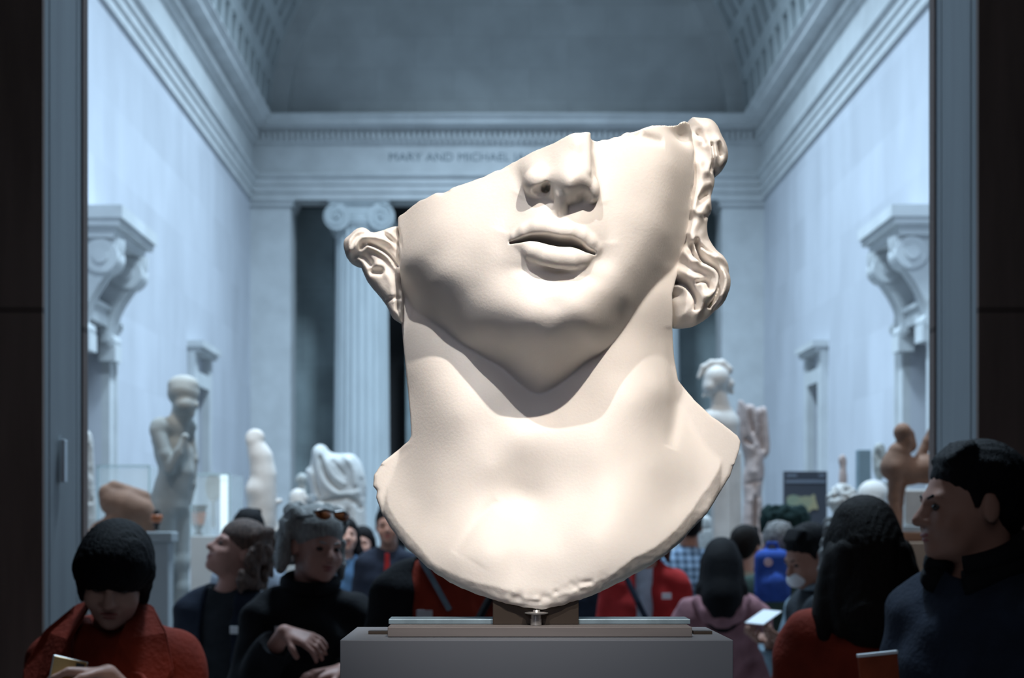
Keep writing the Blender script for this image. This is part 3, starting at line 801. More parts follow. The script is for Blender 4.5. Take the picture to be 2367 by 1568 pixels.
def upart(root, name, bm, m):
    o = obj(name, bm, m); o.parent = root; o.matrix_parent_inverse = Matrix.Translation(-root.location); return o
bm = bmesh.new(); bx(bm, hx_(786,YF), hx_(1695,YF), YF, YB, 0.0, ZP, 0.0012); upart(ped, 'body', bm, ped_m)
YM = (EYE-ZP)*FPX/(1474-VY)                            # front of the mount base
bm = bmesh.new(); x0, x1 = hx_(896,YM), hx_(1600,YM); zt = hz_(1450, YM)
bx(bm, x0, x1, YM, YM+0.115, ZP+0.0005, zt, 0.0008); upart(head, 'mount_base', bm, woodm)
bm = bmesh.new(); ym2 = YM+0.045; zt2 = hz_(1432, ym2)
bx(bm, hx_(898,ym2), hx_(1596,ym2), ym2, ym2+0.05, zt+0.0003, zt2, 0.0008); upart(head, 'mount_plate', bm, mat('plate_reflection_blue', (0.30,0.42,0.50), 0.35, metal=0.4, noise=0.3, nscale=9, stretch=(3,0.5,0.5)))  # pale blue reflection is put into the colour of the plate
bm = bmesh.new(); bx(bm, hx_(852,YM+0.05), hx_(897,YM+0.05), YM+0.045, YM+0.06, ZP+0.0005, ZP+0.004); upart(ped, 'fixing_strip', bm, bronze)
bm = bmesh.new(); bx(bm, hx_(1602,YM+0.05), hx_(1645,YM+0.05), YM+0.045, YM+0.06, ZP+0.0005, ZP+0.004); upart(ped, 'fixing_strip', bm, bronze)
yb = ym2+0.012; bm = bmesh.new(); bx(bm, hx_(1139,yb-0.02), hx_(1338,yb-0.02), yb-0.02, yb+0.05, zt+0.0003, hz_(1385,yb), 0.001); upart(head, 'mount_block', bm, bronze)
yp = 1.748; zb_, zt_ = zt, hz_(1416, yp)
bm = bmesh.new(); lathe(bm, [(0.0070,zt+0.0003),(0.0070,zt_-0.008),(0.0062,zt_-0.008),(0.0062,zt_-0.001)], (hx_(1239,yp), yp, 0), 24); upart(head, 'support_rod', bm, steel)
bm = bmesh.new(); lathe(bm, [(0.010,zt_-0.0025),(0.0145,zt_-0.0015),(0.0145,zt_-0.0003),(0.010,zt_+0.0005),(0.0050,zt_+0.0006),(0.0040,zt_+0.003)], (hx_(1240,yp), yp, 0), 32); upart(head, 'support_disc', bm, steel)
# ------------------------------------------------------------------ people
def rotm(yaw=0, pitch=0, roll=0):
    """yaw about z (degrees, + turns towards +x), pitch + looks down, roll + leans head to +x"""
    return Matrix.Rotation(math.radians(yaw), 3, 'Z') @ Matrix.Rotation(math.radians(pitch), 3, 'X') @ Matrix.Rotation(math.radians(roll), 3, 'Y')
def skin_mat(n, c): return mat('skin_'+n, c, 0.5, noise=0.08, nscale=20, spec=0.3)
skinA = skin_mat('pale', (0.52,0.31,0.25)); skinB = skin_mat('rosy', (0.50,0.27,0.22)); skinC = skin_mat('tan', (0.36,0.19,0.14))
def cloth(n, c, nz=0.25, s=18): return mat('cloth_'+n, c, 0.85, noise=nz, nscale=s, bump=0.3, bscale=90, spec=0.15)
black_hair = mat('hair_black', (0.006,0.0055,0.007), 0.6, spec=0.12, noise=0.3, nscale=30, stretch=(6,6,1), bump=0.5, bscale=60)
brown_hair = mat('hair_brown', (0.010,0.007,0.006), 0.6, spec=0.12, noise=0.4, nscale=30, stretch=(6,6,1), bump=0.5, bscale=60)
grey_hair = mat('hair_grey', (0.42,0.42,0.41), 0.6, noise=0.5, nscale=40, stretch=(5,5,1), bump=0.8, bscale=60)
auburn_hair = mat('hair_auburn', (0.16,0.09,0.065), 0.6, noise=0.6, nscale=25, stretch=(5,5,1), bump=0.8, bscale=60, col2=(0.05,0.03,0.025))
mixgrey_hair = mat('hair_salt', (0.20,0.20,0.20), 0.7, noise=0.6, nscale=30, bump=0.8, bscale=60)
eye_w = mat('eye_dark', (0.03,0.022,0.02), 0.25); lip_m = mat('lips', (0.30,0.09,0.08), 0.45); shoe_m = mat('shoe_black', (0.02,0.02,0.02), 0.4)

class Person:
    def __init__(s, label, loc, H=1.70, yaw=0.0, head=(0,0,0), h=0.008, skin=skinA, lean=0.0):
        s.root = empty('person', loc, math.radians(yaw)); tag(s.root, label, 'person')
        s.k = H/1.72; s.h = h; s.skin = skin; s.R = rotm(*head); s.piv = Vector((0, 0.015, 1.46)); s.root.scale = (s.k,)*3
        s.arms = {}; s.hands = {}; s.brows = True
        for sg in (-1, 1): s.arms[sg] = [(sg*0.152, 0.02, 1.355), (sg*0.20, 0.04, 1.09), (sg*0.21, -0.03, 0.86)]
    def hd(s, v): return s.piv + s.R @ (Vector(v) - s.piv)
    def R9(s): return [list(r) for r in s.R]
    def add(s, name, vol, m, parent=None): return obj(name, vol.mesh(name), m, parent or s.root)
    def arm(s, sg, elbow, wrist): s.arms[sg] = [(sg*0.152, 0.02, 1.355), elbow, wrist]
    def hand(s, V, sg, spec=None):
        w = Vector(s.arms[sg][2]); e = Vector(s.arms[sg][1])
        d = (w - e).normalized(); curl = 0.5; nrm = Vector((-sg, 0, 0))
        if spec: d, nrm, curl = Vector(spec[0]).normalized(), Vector(spec[1]).normalized(), spec[2]
        nrm = (nrm - d*nrm.dot(d)).normalized(); sd = d.cross(nrm)          # nrm = side the palm faces
        if spec and len(spec) > 3 and spec[3] < 0: sd = -sd
        a = w + d*0.02
        for t in (-0.024, -0.008, 0.008, 0.024): V.cap(a + sd*t*0.7, a + d*0.065 + sd*t, 0.013, 0.011, 0.012)
        for i, (t, L) in enumerate(((-0.027, 0.062), (-0.009, 0.074), (0.009, 0.078), (0.027, 0.07))):
            p = a + d*0.068 + sd*t*1.05; ang = 0.25 + 0.1*i
            for q, f in enumerate((0.45, 0.30, 0.25)):
                dd = d*math.cos(ang) + nrm*math.sin(ang); p2 = p + dd*L*f
                V.cap(p, p2, 0.0088-0.0006*q, 0.0082-0.0006*q, 0.003); p = p2; ang += curl*(0.9 if q == 0 else 0.7)
        p = a + sd*0.026 + d*0.005
        for L, m1 in ((0.04, 0.3), (0.03, 0.7)):
            dd = (d*0.75 + sd*(0.75-m1*0.6) + nrm*m1).normalized(); p2 = p + dd*L; V.cap(p, p2, 0.0105, 0.0095, 0.005); p = p2
    def body(s, face=True, handspec={}, eyes=True, beard=None, smile=0.0):
        h = s.h; hd = s.hd; R = s.R9()
        xs = [abs(p[0]) for a in s.arms.values() for p in a]; ys = [p[1] for a in s.arms.values() for p in a]
        V = Vol((-max(xs)-0.14, min(min(ys)-0.16, -0.27), 0.0), (max(xs)+0.14, 0.25, 1.76), h)
        V.ell(hd((0,.018,1.632)), (.074,.094,.087), 0.02, rot=R); V.ell(hd((0,-.020,1.578)), (.064,.074,.090), 0.03, rot=R)
        V.ell(hd((0,-.045,1.524)), (.043,.042,.034), 0.035, rot=R)
        V.cap(hd((0,.03,1.54)), (0,.02,1.40), .052, .058, 0.02)
        if face:
            V.cap(hd((-.036,-.078,1.614)), hd((.036,-.078,1.614)), .011, .011, .02)
            V.cap(hd((0,-.088,1.606)), hd((0,-.112,1.571)), .009, .0125, .012)
            for q in (-1, 1):
                V.ell(hd((q*.012,-.099,1.567)), (.009,.011,.008), .008, rot=R)
                V.ell(hd((q*.031,-.096,1.597)), (.017,.014,.009), .012, 'cut', rot=R)
                V.ell(hd((q*.038,-.068,1.562)), (.024,.022,.022), .025, rot=R)
            V.ell(hd((0,-.080,1.507)), (.020,.016,.017), .02, rot=R)
            V.ell(hd((0,-.091,1.541)), (.026,.012,.007), .008, rot=R); V.ell(hd((0,-.089,1.531)), (.021,.012,.007), .008, rot=R)
        for q in (-1, 1): V.ell(hd((q*.077,.014,1.59)), (.009,.019,.031), .006, rot=R)
        V.cap((-.11,.02,1.36), (.11,.02,1.36), .046, .046, .05); V.ell((0,.01,1.24), (.145,.095,.19), .06); V.ell((0,.005,1.02), (.135,.09,.17), .06)
        V.ell((0,.01,.90), (.15,.10,.12), .06)
        for q in (-1, 1):
            a = s.arms[q]; V.cap(a[0], a[1], .045, .037, .03); V.cap(a[1], a[2], .037, .025, .02); s.hand(V, q, handspec.get(q))
            V.chain([((q*.085,.01,.88), .078), ((q*.09,0,.50), .052), ((q*.09,.02,.10), .036)], .03)
            V.cap((q*.09,.03,.05), (q*.095,-.10,.035), .035, .03, .02)
        b = s.add('body', V, s.skin)
        if face and eyes:
            for q in (-1, 1):
                me = bpy.data.meshes.new('eye'); bm = bmesh.new(); bmesh.ops.create_uvsphere(bm, u_segments=12, v_segments=8, radius=1.0)
                for v in bm.verts: v.co = s.hd((q*.031 + v.co.x*.0125, -.080 + v.co.y*.012, 1.598 + v.co.z*.0085))
                obj('eye', bm, eye_w, s.root, smooth=True)
            V = Vol(s.hd((0,-.09,1.536)) - Vector((.05,.05,.04)), s.hd((0,-.09,1.536)) + Vector((.05,.05,.04)), 0.0025)
            V.ell(hd((0,-.094,1.5405+smile*.001)), (.023,.0115,.0055), .004, rot=R); V.ell(hd((0,-.092,1.5305)), (.019,.0115,.006), .004, rot=R)
            s.add('lips', V, lip_m)
            for q in ((-1, 1) if s.brows else ()):
                c = hd((q*.031,-.09,1.617)); V = Vol(c - Vector((.03,.03,.02)), c + Vector((.03,.03,.02)), 0.0025)
                V.cap(hd((q*.014,-.092,1.616)), hd((q*.032,-.089,1.621)), .0032, .0035, .002); V.cap(hd((q*.032,-.089,1.621)), hd((q*.048,-.076,1.616)), .0035, .0025, .002)
                s.add('eyebrow', V, s.hairm if hasattr(s, 'hairm') else black_hair)
        return b
    def top(s, m, name='sweater', length=0.86, infl=0.0, neck='round', sleeves=True, flare=0.0, opening=None, folds=0.004, vdepth=0.0, sleeve_r=0.0):
        h = s.h; f = infl
        xs = [abs(p[0]) for a in s.arms.values() for p in a]; ys = [p[1] for a in s.arms.values() for p in a]
        V = Vol((-max(xs)-0.12-f, min(min(ys)-0.09, -0.2)-f-flare, length-0.06), (max(xs)+0.12+f, 0.22+f+flare, 1.56), h)
        V.cap((-.115,.02,1.365), (.115,.02,1.365), .055+f*.7, .055+f*.7, .05)
        for q in (-1, 1): V.cap((0,.025,1.435), (q*.12,.02,1.375), .056+f*.4, .048+f*.6, .04)
        V.ell((0,.012,1.24), (.158+f,.112+f,.20), .06); V.ell((0,.008,1.02), (.160+f,.115+f,.20), .06)
        V.ell((0,.012,.90), (.172+f+flare*.4,.122+f+flare*.4,.16), .06)
        if length < 0.75: V.cap((-.05,.01,.9), (-.05-flare*.4,.01,length-.1), .125+f, .13+f+flare*.5, .06); V.cap((.05,.01,.9), (.05+flare*.4,.01,length-.1), .125+f, .13+f+flare*.5, .06)
        if sleeves:
            for q in (-1, 1):
                a = s.arms[q]; r = sleeve_r
                V.cap(a[0], a[1], .053+f*.8+r*.3, .046+f*.8+r, .035); V.cap(a[1], a[2], .046+f*.8+r, .036+f*.5+r, .02)
                w = Vector(a[2]); d = (w-Vector(a[1])).normalized()
                V.cap(w+d*0.012, w+d*0.09, .055+f+r, .055+f+r, .004, 'cut')
        V.ell((0,.0,1.50), (.066,.080,.075), .012, 'cut')
        if vdepth > 0:
            V.cap((0,-.16,1.46), (0,-.16,1.42-vdepth), .060, .006, .01, 'cut', None)
        if opening: V.rbox(((opening[0]+opening[1])/2, -.25, 1.1), ((opening[1]-opening[0])/2, .26, .6), .01, .008, 'cut')
        V.half((0,0,length), (0,0,-1), .01)
        Z = V.ax[2][None,None,:]; X = V.ax[0][:,None,None]; Y = V.ax[1][None,:,None]
        V.D = (V.D + folds*(np.sin(X*38+Z*9+2*np.sin(Z*11)) * np.cos(Y*30+Z*23) + 0.6*np.sin(Z*52+X*17+Y*21))).astype(np.float32)
        return s.add(name, V, m)
    def collar(s, m, r=0.016, R0=(.078,.082), z=1.475, open_front=False, name='collar', tilt=0.02):
        bm = bmesh.new(); pts = []
        for i in range(29):
            a = -math.pi/2 + (0.45 if open_front else 0) + (2*math.pi-(0.9 if open_front else 0))*i/28
            pts.append((R0[0]*math.cos(a), .012+R0[1]*math.sin(a), z + tilt*math.sin(a)))
        tube(bm, pts, r, 10); return obj(name, bm, m, s.root, smooth=True)
    def trousers(s, m, name='trousers'):
        V = Vol((-.26,-.2,.04), (.26,.2,1.04), max(s.h, .009)); V.ell((0,.01,.90), (.165,.112,.13), .05)
        for q in (-1, 1): V.chain([((q*.085,.01,.87), .092), ((q*.092,0,.50), .068), ((q*.092,.02,.08), .056)], .03)
        s.add(name, V, m)
        for q in (-1, 1):
            V = Vol((q*.095-.06,-.17,-.005), (q*.095+.06,.1,.12), .008); V.cap((q*.092,.03,.05), (q*.096,-.11,.035), .045, .038, .02); V.half((0,0,.0), (0,0,-1), .002); s.add('shoe', V, shoe_m)
    def hair(s, style, m, seed=1, length=1.3):
        s.hairm = m; s.brows = style != 'bowl'; hd = s.hd; R = s.R9(); h = min(s.h, .006) if style != 'long' else s.h
        lo = hd((0,.02,1.6)); V = Vol((lo.x-.22, lo.y-.22, (min(length-.08, 1.44) if style in ('long','curly') else 1.40)), (lo.x+.22, lo.y+.22, 1.80), h)
        rnd = random.Random(seed)
        if style == 'short':
            V.ell(hd((0,.026,1.648)), (.083,.102,.088), .01, rot=R); V.ell(hd((0,.065,1.60)), (.066,.062,.075), .03, rot=R)
            for q in (-1, 1): V.cap(hd((q*.070,-.01,1.64)), hd((q*.073,-.012,1.60)), .014, .008, .01)
            V.ell(hd((0,-.125,1.575)), (.085,.085,.082), .012, 'cut', rot=R); V.ell(hd((0,-.05,1.54)), (.10,.085,.062), .012, 'cut', rot=R)
            for i in range(8): V.cap(hd((-.05+.014*i,-.012,1.716)), hd((-.045+.013*i,-.050,1.695-.003*(i%2))), .014, .008, .012)
            for q in (-1, 1): V.ell(hd((q*.082,.014,1.588)), (.014,.020,.030), .004, 'cut', rot=R)
        elif style == 'bowl':
            V.ell(hd((0,.018,1.636)), (.089,.110,.092), .01, rot=R); V.ell(hd((0,.045,1.575)), (.082,.084,.080), .03, rot=R)
            for q in (-1, 1): V.cap(hd((q*.075,-.02,1.62)), hd((q*.072,-.022,1.540)), .020, .012, .02)
            V.ell(hd((0,-.028,1.632)), (.082,.074,.060), .04, rot=R)
            for i in range(11): V.cap(hd((-.055+.011*i,-.082+abs(i-5)*.004,1.625)), hd((-.056+.0112*i,-.088+abs(i-5)*.0045,1.600+.003*(i%3))), .012, .006, .012)
            V.ell(hd((0,-.13,1.548)), (.066,.10,.054), .008, 'cut', rot=R); V.ell(hd((0,-.02,1.49)), (.2,.2,.045), .01, 'cut', rot=R)
        elif style == 'long':
            V.ell(hd((0,.022,1.645)), (.085,.106,.092), .01, rot=R); p = hd((0,.07,1.58))
            V.chain([(p, .09), ((0,.10,1.44), .088), ((0,.105,(1.44+length)/2), .078), ((0,.10,length+.02), .060)], .04)
            for q in (-1, 1): V.chain([(hd((q*.07,.01,1.62)), .030), ((q*.085,.035,1.48), .034), ((q*.088,.06,1.38), .030), ((q*.07,.095,length+.03), .022)], .03)
            V.ell(hd((0,-.12,1.57)), (.068,.10,.09), .01, 'cut', rot=R)
        elif style in ('curly', 'wavy'):
            big = style == 'curly'
            V.ell(hd((0,.022,1.648)), (.088,.108,.092), .01, rot=R)
            for i in range(150 if big else 90):
                a = rnd.uniform(-0.15, math.pi+0.15) if True else 0; t = rnd.random()
                z = 1.72 - (1.72-length)*t; r = (.082+.025*math.sin(min(t*2.2, 1)*math.pi/2))*(1.15 if big else 1.0)
                p = Vector((r*math.cos(a), .02+r*1.1*abs(math.sin(a))*(1 if rnd.random() > .12 else -.3), z))
                if z > 1.47: p = hd(p)
                q = p + Vector((rnd.uniform(-.015,.015), rnd.uniform(-.01,.01), -rnd.uniform(.02,.04))); V.cap(p, q, rnd.uniform(.015,.026), .010, .012)
            V.ell(hd((0,-.125,1.565)), (.066,.10,.085), .01, 'cut', rot=R)
        X, Y, Z = V.ax[0][:,None,None], V.ax[1][None,:,None], V.ax[2][None,None,:]
        V.D = (V.D + .0022*np.sin(X*330+6*np.sin(Z*30)+3*np.sin(Y*50))*np.sin(Y*290+5*np.sin(Z*26)) ).astype(np.float32)
        s.add('hair', V, m); return s
    def badge(s, x, z, y, m=None, w=.045, hh=.028, name='name_badge'):
        bm = bmesh.new(); bx(bm, x-w/2, x+w/2, y-.002, y+.002, z-hh/2, z+hh/2, .0008); return obj(name, bm, m or paper, s.root)
paper = mat('white_paper', (0.75,0.78,0.82), 0.6)

def floor_at(px, Y): return ((px-VX)/FPX*Y, Y, 0.0)
orange = cloth('orange_red', (0.20,0.026,0.013)); orange2 = cloth('orange_sweater', (0.30,0.040,0.022)); navy = cloth('navy', (0.018,0.024,0.040)); blackc = cloth('black', (0.010,0.010,0.012)); charcoal = cloth('charcoal', (0.03,0.035,0.042))
denim = cloth('denim', (0.06,0.13,0.24)); pink = cloth('pink', (0.34,0.17,0.19)); redc = cloth('red', (0.42,0.03,0.03)); greyblue = cloth('grey_blue', (0.24,0.33,0.40)); greenc = cloth('dark_green', (0.035,0.060,0.052))
beige = cloth('beige', (0.40,0.37,0.30)); whitec = cloth('white', (0.55,0.64,0.76)); yellowc = cloth('yellow', (0.55,0.50,0.22)); jeans = cloth('jeans', (0.07,0.11,0.17)); bluepack = cloth('blue_pack', (0.04,0.10,0.42))

# 1 woman looking down at her phone, front left
p = Person('person with black bowl-cut hair and orange-red coat looking down at a phone', floor_at(262, 3.3), 1.615, yaw=-8, head=(14, 24, 4), h=.0055, skin=skinA)
p.arm(1, (.19,-.07,1.15), (.085,-.235,1.355)); p.arm(-1, (-.20,-.02,1.10), (-.16,-.22,1.16))
p.hair('bowl', black_hair); p.body(handspec={1: ((-.9,-.35,.10), (-.2,-.2,-.9), .75, 1), -1: ((.35,-.7,.5), (.7,.2,.2), .9, -1)})
p.top(blackc, 'undershirt', .9, -.012, sleeves=False)
p.top(orange, 'coat', .55, .026, flare=.08, folds=.003, vdepth=.34, sleeve_r=.010)
# wide lapels of the coat
def lapel(P, pts, m, th=.012, name='lapel'):
    bm = bmesh.new()
    A = [bm.verts.new(q) for q in pts]; f = bm.faces.new(A); bmesh.ops.recalc_face_normals(bm, faces=[f])
    r = bmesh.ops.extrude_face_region(bm, geom=[f]); vs = [v for v in r['geom'] if isinstance(v, bmesh.types.BMVert)]
    bmesh.ops.translate(bm, verts=vs, vec=(0, -th, .002)); es = bm.edges[:]
    bmesh.ops.bevel(bm, geom=es, offset=th*.35, segments=2, affect='EDGES'); return obj(name, bm, m, P.root)
for q in (-1, 1):
    lapel(p, [(q*.052,.015,1.515),(q*.10,.01,1.50),(q*.155,-.045,1.44),(q*.19,-.085,1.35),(q*.165,-.135,1.275),(q*.09,-.165,1.22),(q*.015,-.165,1.165),(q*.035,-.150,1.30),(q*.062,-.105,1.42)], orange)
# phone
def phone():
    root = empty('mobile_phone', (0,0,0)); tag(root, 'gold-backed mobile phone held by the person in the orange-red coat', 'phone')
    bm = bmesh.new(); bx(bm, -.036, .036, -.004, .004, -.075, .075, .003); obj('body', bm, mat('phone_gold', (0.50,0.30,0.12), 0.3, metal=0.5), root)
    bm = bmesh.new(); bx(bm, -.0375, .0375, -.0025, .0025, -.0765, .0765, .002); obj('metal_frame', bm, steel, root)
    bm = bmesh.new(); bx(bm, -.033, .033, .004, .0046, -.070, .070, .0002); obj('screen', bm, mat('phone_glass', (0.01,0.01,0.012), 0.1), root)
    bm = bmesh.new(); bx(bm, .012, .031, -.0055, -.004, .045, .068, .0005); obj('camera_bump', bm, mat('phone_cam', (0.03,0.03,0.03), 0.2), root)
    return root
ph = phone(); q = at(150, 1597, 3.02); ph.location = q; ph.rotation_euler = (math.radians(-30), math.radians(15), math.radians(24))

# 2 woman in dark jacket looking up
p = Person('person with brown wavy hair in a dark jacket, head tilted back looking up', floor_at(520, 5.2), 1.615, yaw=-12, head=(-48, -24, 0), h=.0075, skin=skinB)
p.hair('wavy', auburn_hair, 5, 1.44); p.body(); p.top(charcoal, 'shirt', .88, -.004); p.top(navy, 'jacket', .70, .014, opening=(-.06,.06), flare=.03); p.trousers(blackc); p.badge(.105, 1.30, -.150)
# 3 lady with sunglasses on her head
p = Person('person with fair hair, sunglasses on the head and a black quilted jacket', floor_at(718, 4.55), 1.645, yaw=12, head=(22, 6, 4), h=.0065, skin=skinB)
p.arm(-1, (-.20,.0,1.12), (-.10,-.20,1.325)); p.arm(1, (.21,.0,1.12), (.08,-.22,1.20))
p.hair('wavy', grey_hair, 8, 1.535); p.body(handspec={-1: ((.8,-.45,-.25), (.2,.5,-.9), .5, -1), 1: ((-.8,-.3,-.1), (0,.3,-1), .6, 1)})
p.top(blackc, 'quilted_jacket', .80, .024, folds=.006, sleeve_r=.01); p.collar(blackc, .024, (.080,.085), 1.475); p.trousers(blackc)
p.badge(-.115, 1.33, -.125, mat('jacket_mark', (0.35,0.38,0.42), .6), .022, .018, 'jacket_mark')
sg = empty('sunglasses'); tag(sg, 'dark amber sunglasses resting on the fair hair of the person in quilted jacket', 'sunglasses')
sg.location = p.root.location + Vector((0,0,0)); sg.rotation_euler = p.root.rotation_euler; sg.scale = p.root.scale
lens_m = mat('amber_lens', (0.20,0.06,0.02), 0.15); frame_m = mat('glasses_frame', (0.02,0.02,0.02), 0.3)
for q in (-1, 1):
    v = Vol(p.hd((q*.034,-.085,1.712)) - Vector((.05,.05,.05)), p.hd((q*.034,-.085,1.712)) + Vector((.05,.05,.05)), .0025)
    v.ell(p.hd((q*.034,-.085,1.712)), (.030,.022,.008), 0.002, rot=[list(r) for r in (p.R @ Matrix.Rotation(.9, 3, 'X'))]); obj('lens', v.mesh('lens'), lens_m, sg)
    bm = bmesh.new(); tube(bm, [p.hd((q*.064,-.075,1.705)), p.hd((q*.092,-.02,1.69)), p.hd((q*.095,.05,1.66))], .004, 8); obj('temple', bm, frame_m, sg)
bm = bmesh.new(); tube(bm, [p.hd((-.066,-.075,1.715)), p.hd((-.034,-.098,1.728)), p.hd((0,-.100,1.722)), p.hd((.034,-.098,1.728)), p.hd((.066,-.075,1.715))], .0045, 8); obj('bridge', bm, frame_m, sg)
for q in (-1, 1):
    v = Vol(p.hd((q*.085,.012,1.56)) - Vector((.03,)*3), p.hd((q*.085,.012,1.56)) + Vector((.03,)*3), .0025); v.ell(p.hd((q*.085,.0,1.553)), (.007,.009,.012), .002); p.add('earring', v, steel)
# 4 two women far behind, in denim
p = Person('smiling person with long dark hair in a denim jacket over a yellow top', floor_at(800, 9.4), 1.63, yaw=5, head=(8,-6,0), h=.011)
p.hair('long', black_hair, 3, 1.36); p.body(smile=1); p.top(yellowc, 'yellow_top', .9, -.004); p.top(denim, 'denim_jacket', .85, .012, vdepth=.26); p.trousers(jeans); p.badge(.10, 1.29, -.142)
p = Person('dark-haired person in blue just behind the one in denim and yellow', floor_at(838, 9.9), 1.57, yaw=-5, head=(0,0,0), h=.011)
p.hair('long', black_hair, 4, 1.40); p.body(); p.top(denim, 'blue_jacket', .85, .012); p.trousers(jeans)
p = Person('person in dark suit and red tie, half hidden by the marble bust', floor_at(898, 9.0), 1.70, yaw=0, head=(0,0,0), h=.011, skin=skinC)
p.hair('short', black_hair); p.body(); p.top(whitec, 'shirt', .9, -.004); p.top(navy, 'suit_jacket', .80, .016, vdepth=.34); p.trousers(navy)
bm = bmesh.new(); prism(bm, [(-.012,1.43),(.012,1.43),(.030,1.10),(0,1.05),(-.030,1.10)], 'y', -.125, -.112); obj('tie', bm, redc, p.root)
# white shirt man, back to us
p = Person('person seen from behind with short dark hair and a pale blue-white shirt', floor_at(578, 7.4), 1.665, yaw=165, head=(12,0,0), h=.009, skin=skinC)
p.hair('short', black_hair); p.body(face=False); p.top(whitec, 'shirt', .85, .010); p.trousers(navy)
# 5 orange sweater, head behind the bust
p = Person('person in orange V-neck sweater and black cardigan, head hidden by the bust', floor_at(1040, 4.25), 1.76, yaw=3, head=(0,5,0), h=.0075, skin=skinC)
p.hair('short', black_hair); p.body(); p.top(whitec, 'shirt', .88, -.004, vdepth=.05); p.top(orange2, 'sweater', .86, .008, vdepth=.11)
p.top(blackc, 'cardigan', .80, .028, opening=(-.105,.15), sleeve_r=.01)
bm = bmesh.new(); tube(bm, [(-.085,-.07,1.46),(-.05,-.115,1.40),(-.005,-.145,1.32)], .008, 8); obj('collar', bm, greyblue, p.root)
p.badge(-.075, 1.305, -.150, mat('badge_grey', (0.5,0.52,0.56), .5))
bm = bmesh.new(); tube(bm, [(.14,-.085,1.40),(.07,-.150,1.28),(-.01,-.16,1.14),(-.12,-.14,.98)], .011, 8); obj('shoulder_strap', bm, blackc, p.root)
# 6 red cardigan
p = Person('person in red cardigan over white shirt with a dark diagonal strap', floor_at(1492, 6.7), 1.66, yaw=-8, head=(0,0,0), h=.009, skin=skinB)
p.hair('wavy', auburn_hair, 2, 1.5); p.body(); p.top(whitec, 'shirt', .86, 0.0); p.top(redc, 'cardigan', .82, .018, opening=(-.045,.035)); p.trousers(jeans); p.badge(.105, 1.31, -.150)
bm = bmesh.new(); tube(bm, [(-.10,-.10,1.42),(-.03,-.165,1.28),(.05,-.17,1.12),(.12,-.15,.96)], .014, 8); obj('shoulder_strap', bm, navy, p.root)
p = Person('person in dark navy, mostly hidden, just right of the bronze block under the bust', floor_at(1375, 8.0), 1.60, yaw=20, head=(0,0,0), h=.010, skin=skinC)
p.hair('short', black_hair); p.body(); p.top(navy, 'top', .86, .01); p.trousers(navy)
v = Vol((-.2,-.2,1.3), (.2,.2,1.5), .008); v.chain([((.09,-.06,1.44),.028),((.03,-.11,1.40),.03),((-.07,-.09,1.41),.03)], .02); p.add('scarf', v, cloth('mauve', (0.30,0.12,0.30)))
# 7 plaid shirt
plaid = mat('cloth_plaid', (0.20,0.33,0.50), 0.85); nt = plaid.node_tree
chk = [nt.nodes.new('ShaderNodeTexWave') for _ in range(2)]; tc_ = [n for n in nt.nodes if n.type == 'TEX_COORD'][0]
for c_, d_ in zip(chk, ('X', 'Z')): c_.bands_direction = d_; c_.inputs['Scale'].default_value = 7.0; nt.links.new(tc_.outputs['Object'], c_.inputs['Vector'])
ad = nt.nodes.new('ShaderNodeMath'); ad.operation = 'ADD'; nt.links.new(chk[0].outputs['Fac'], ad.inputs[0]); nt.links.new(chk[1].outputs['Fac'], ad.inputs[1])
ra = nt.nodes.new('ShaderNodeValToRGB'); ra.color_ramp.elements[0].position = 0.2; ra.color_ramp.elements[1].position = 0.9
ra.color_ramp.elements[0].color = (0.05,0.09,0.15,1); ra.color_ramp.elements[1].color = (0.28,0.42,0.60,1)
dv = nt.nodes.new('ShaderNodeMath'); dv.operation = 'MULTIPLY'; dv.inputs[1].default_value = 0.5; nt.links.new(ad.outputs[0], dv.inputs[0]); nt.links.new(dv.outputs[0], ra.inputs['Fac']); nt.links.new(ra.outputs[0], nt.nodes['Principled BSDF'].inputs['Base Color'])
p = Person('person in a blue plaid shirt seen from behind, by the right edge of the bust', floor_at(1592, 8.4), 1.70, yaw=185, head=(0,10,0), h=.010, skin=skinC)
p.hair('short', black_hair); p.body(face=False); p.top(plaid, 'shirt', .84, .022); p.trousers(jeans)
# 8 pink hoodie from behind
p = Person('person with long black hair in a pink hoodie, seen from behind', floor_at(1668, 6.1), 1.53, yaw=172, head=(0,14,0), h=.008, skin=skinA)
p.hair('long', black_hair, 3, 1.30); p.body(face=False); p.top(pink, 'hoodie', .80, .026, sleeve_r=.012, folds=.007); p.trousers(blackc)
v = Vol((-.2,-.1,1.3), (.2,.26,1.52), .008)
v.chain([((-.11,.07,1.42),.035),((-.06,.125,1.37),.04),((0,.145,1.34),.042),((.06,.125,1.37),.04),((.11,.07,1.42),.035)], .03); p.add('hood', v, pink)
# 9 beige coat
p = Person('person in a cream coat seen between the pink hoodie and the blue backpack', floor_at(1722, 7.4), 1.58, yaw=150, head=(0,8,0), h=.010, skin=skinA)
p.hair('short', brown_hair); p.body(face=False); p.top(beige, 'coat', .55, .02, flare=.04); p.trousers(navy)
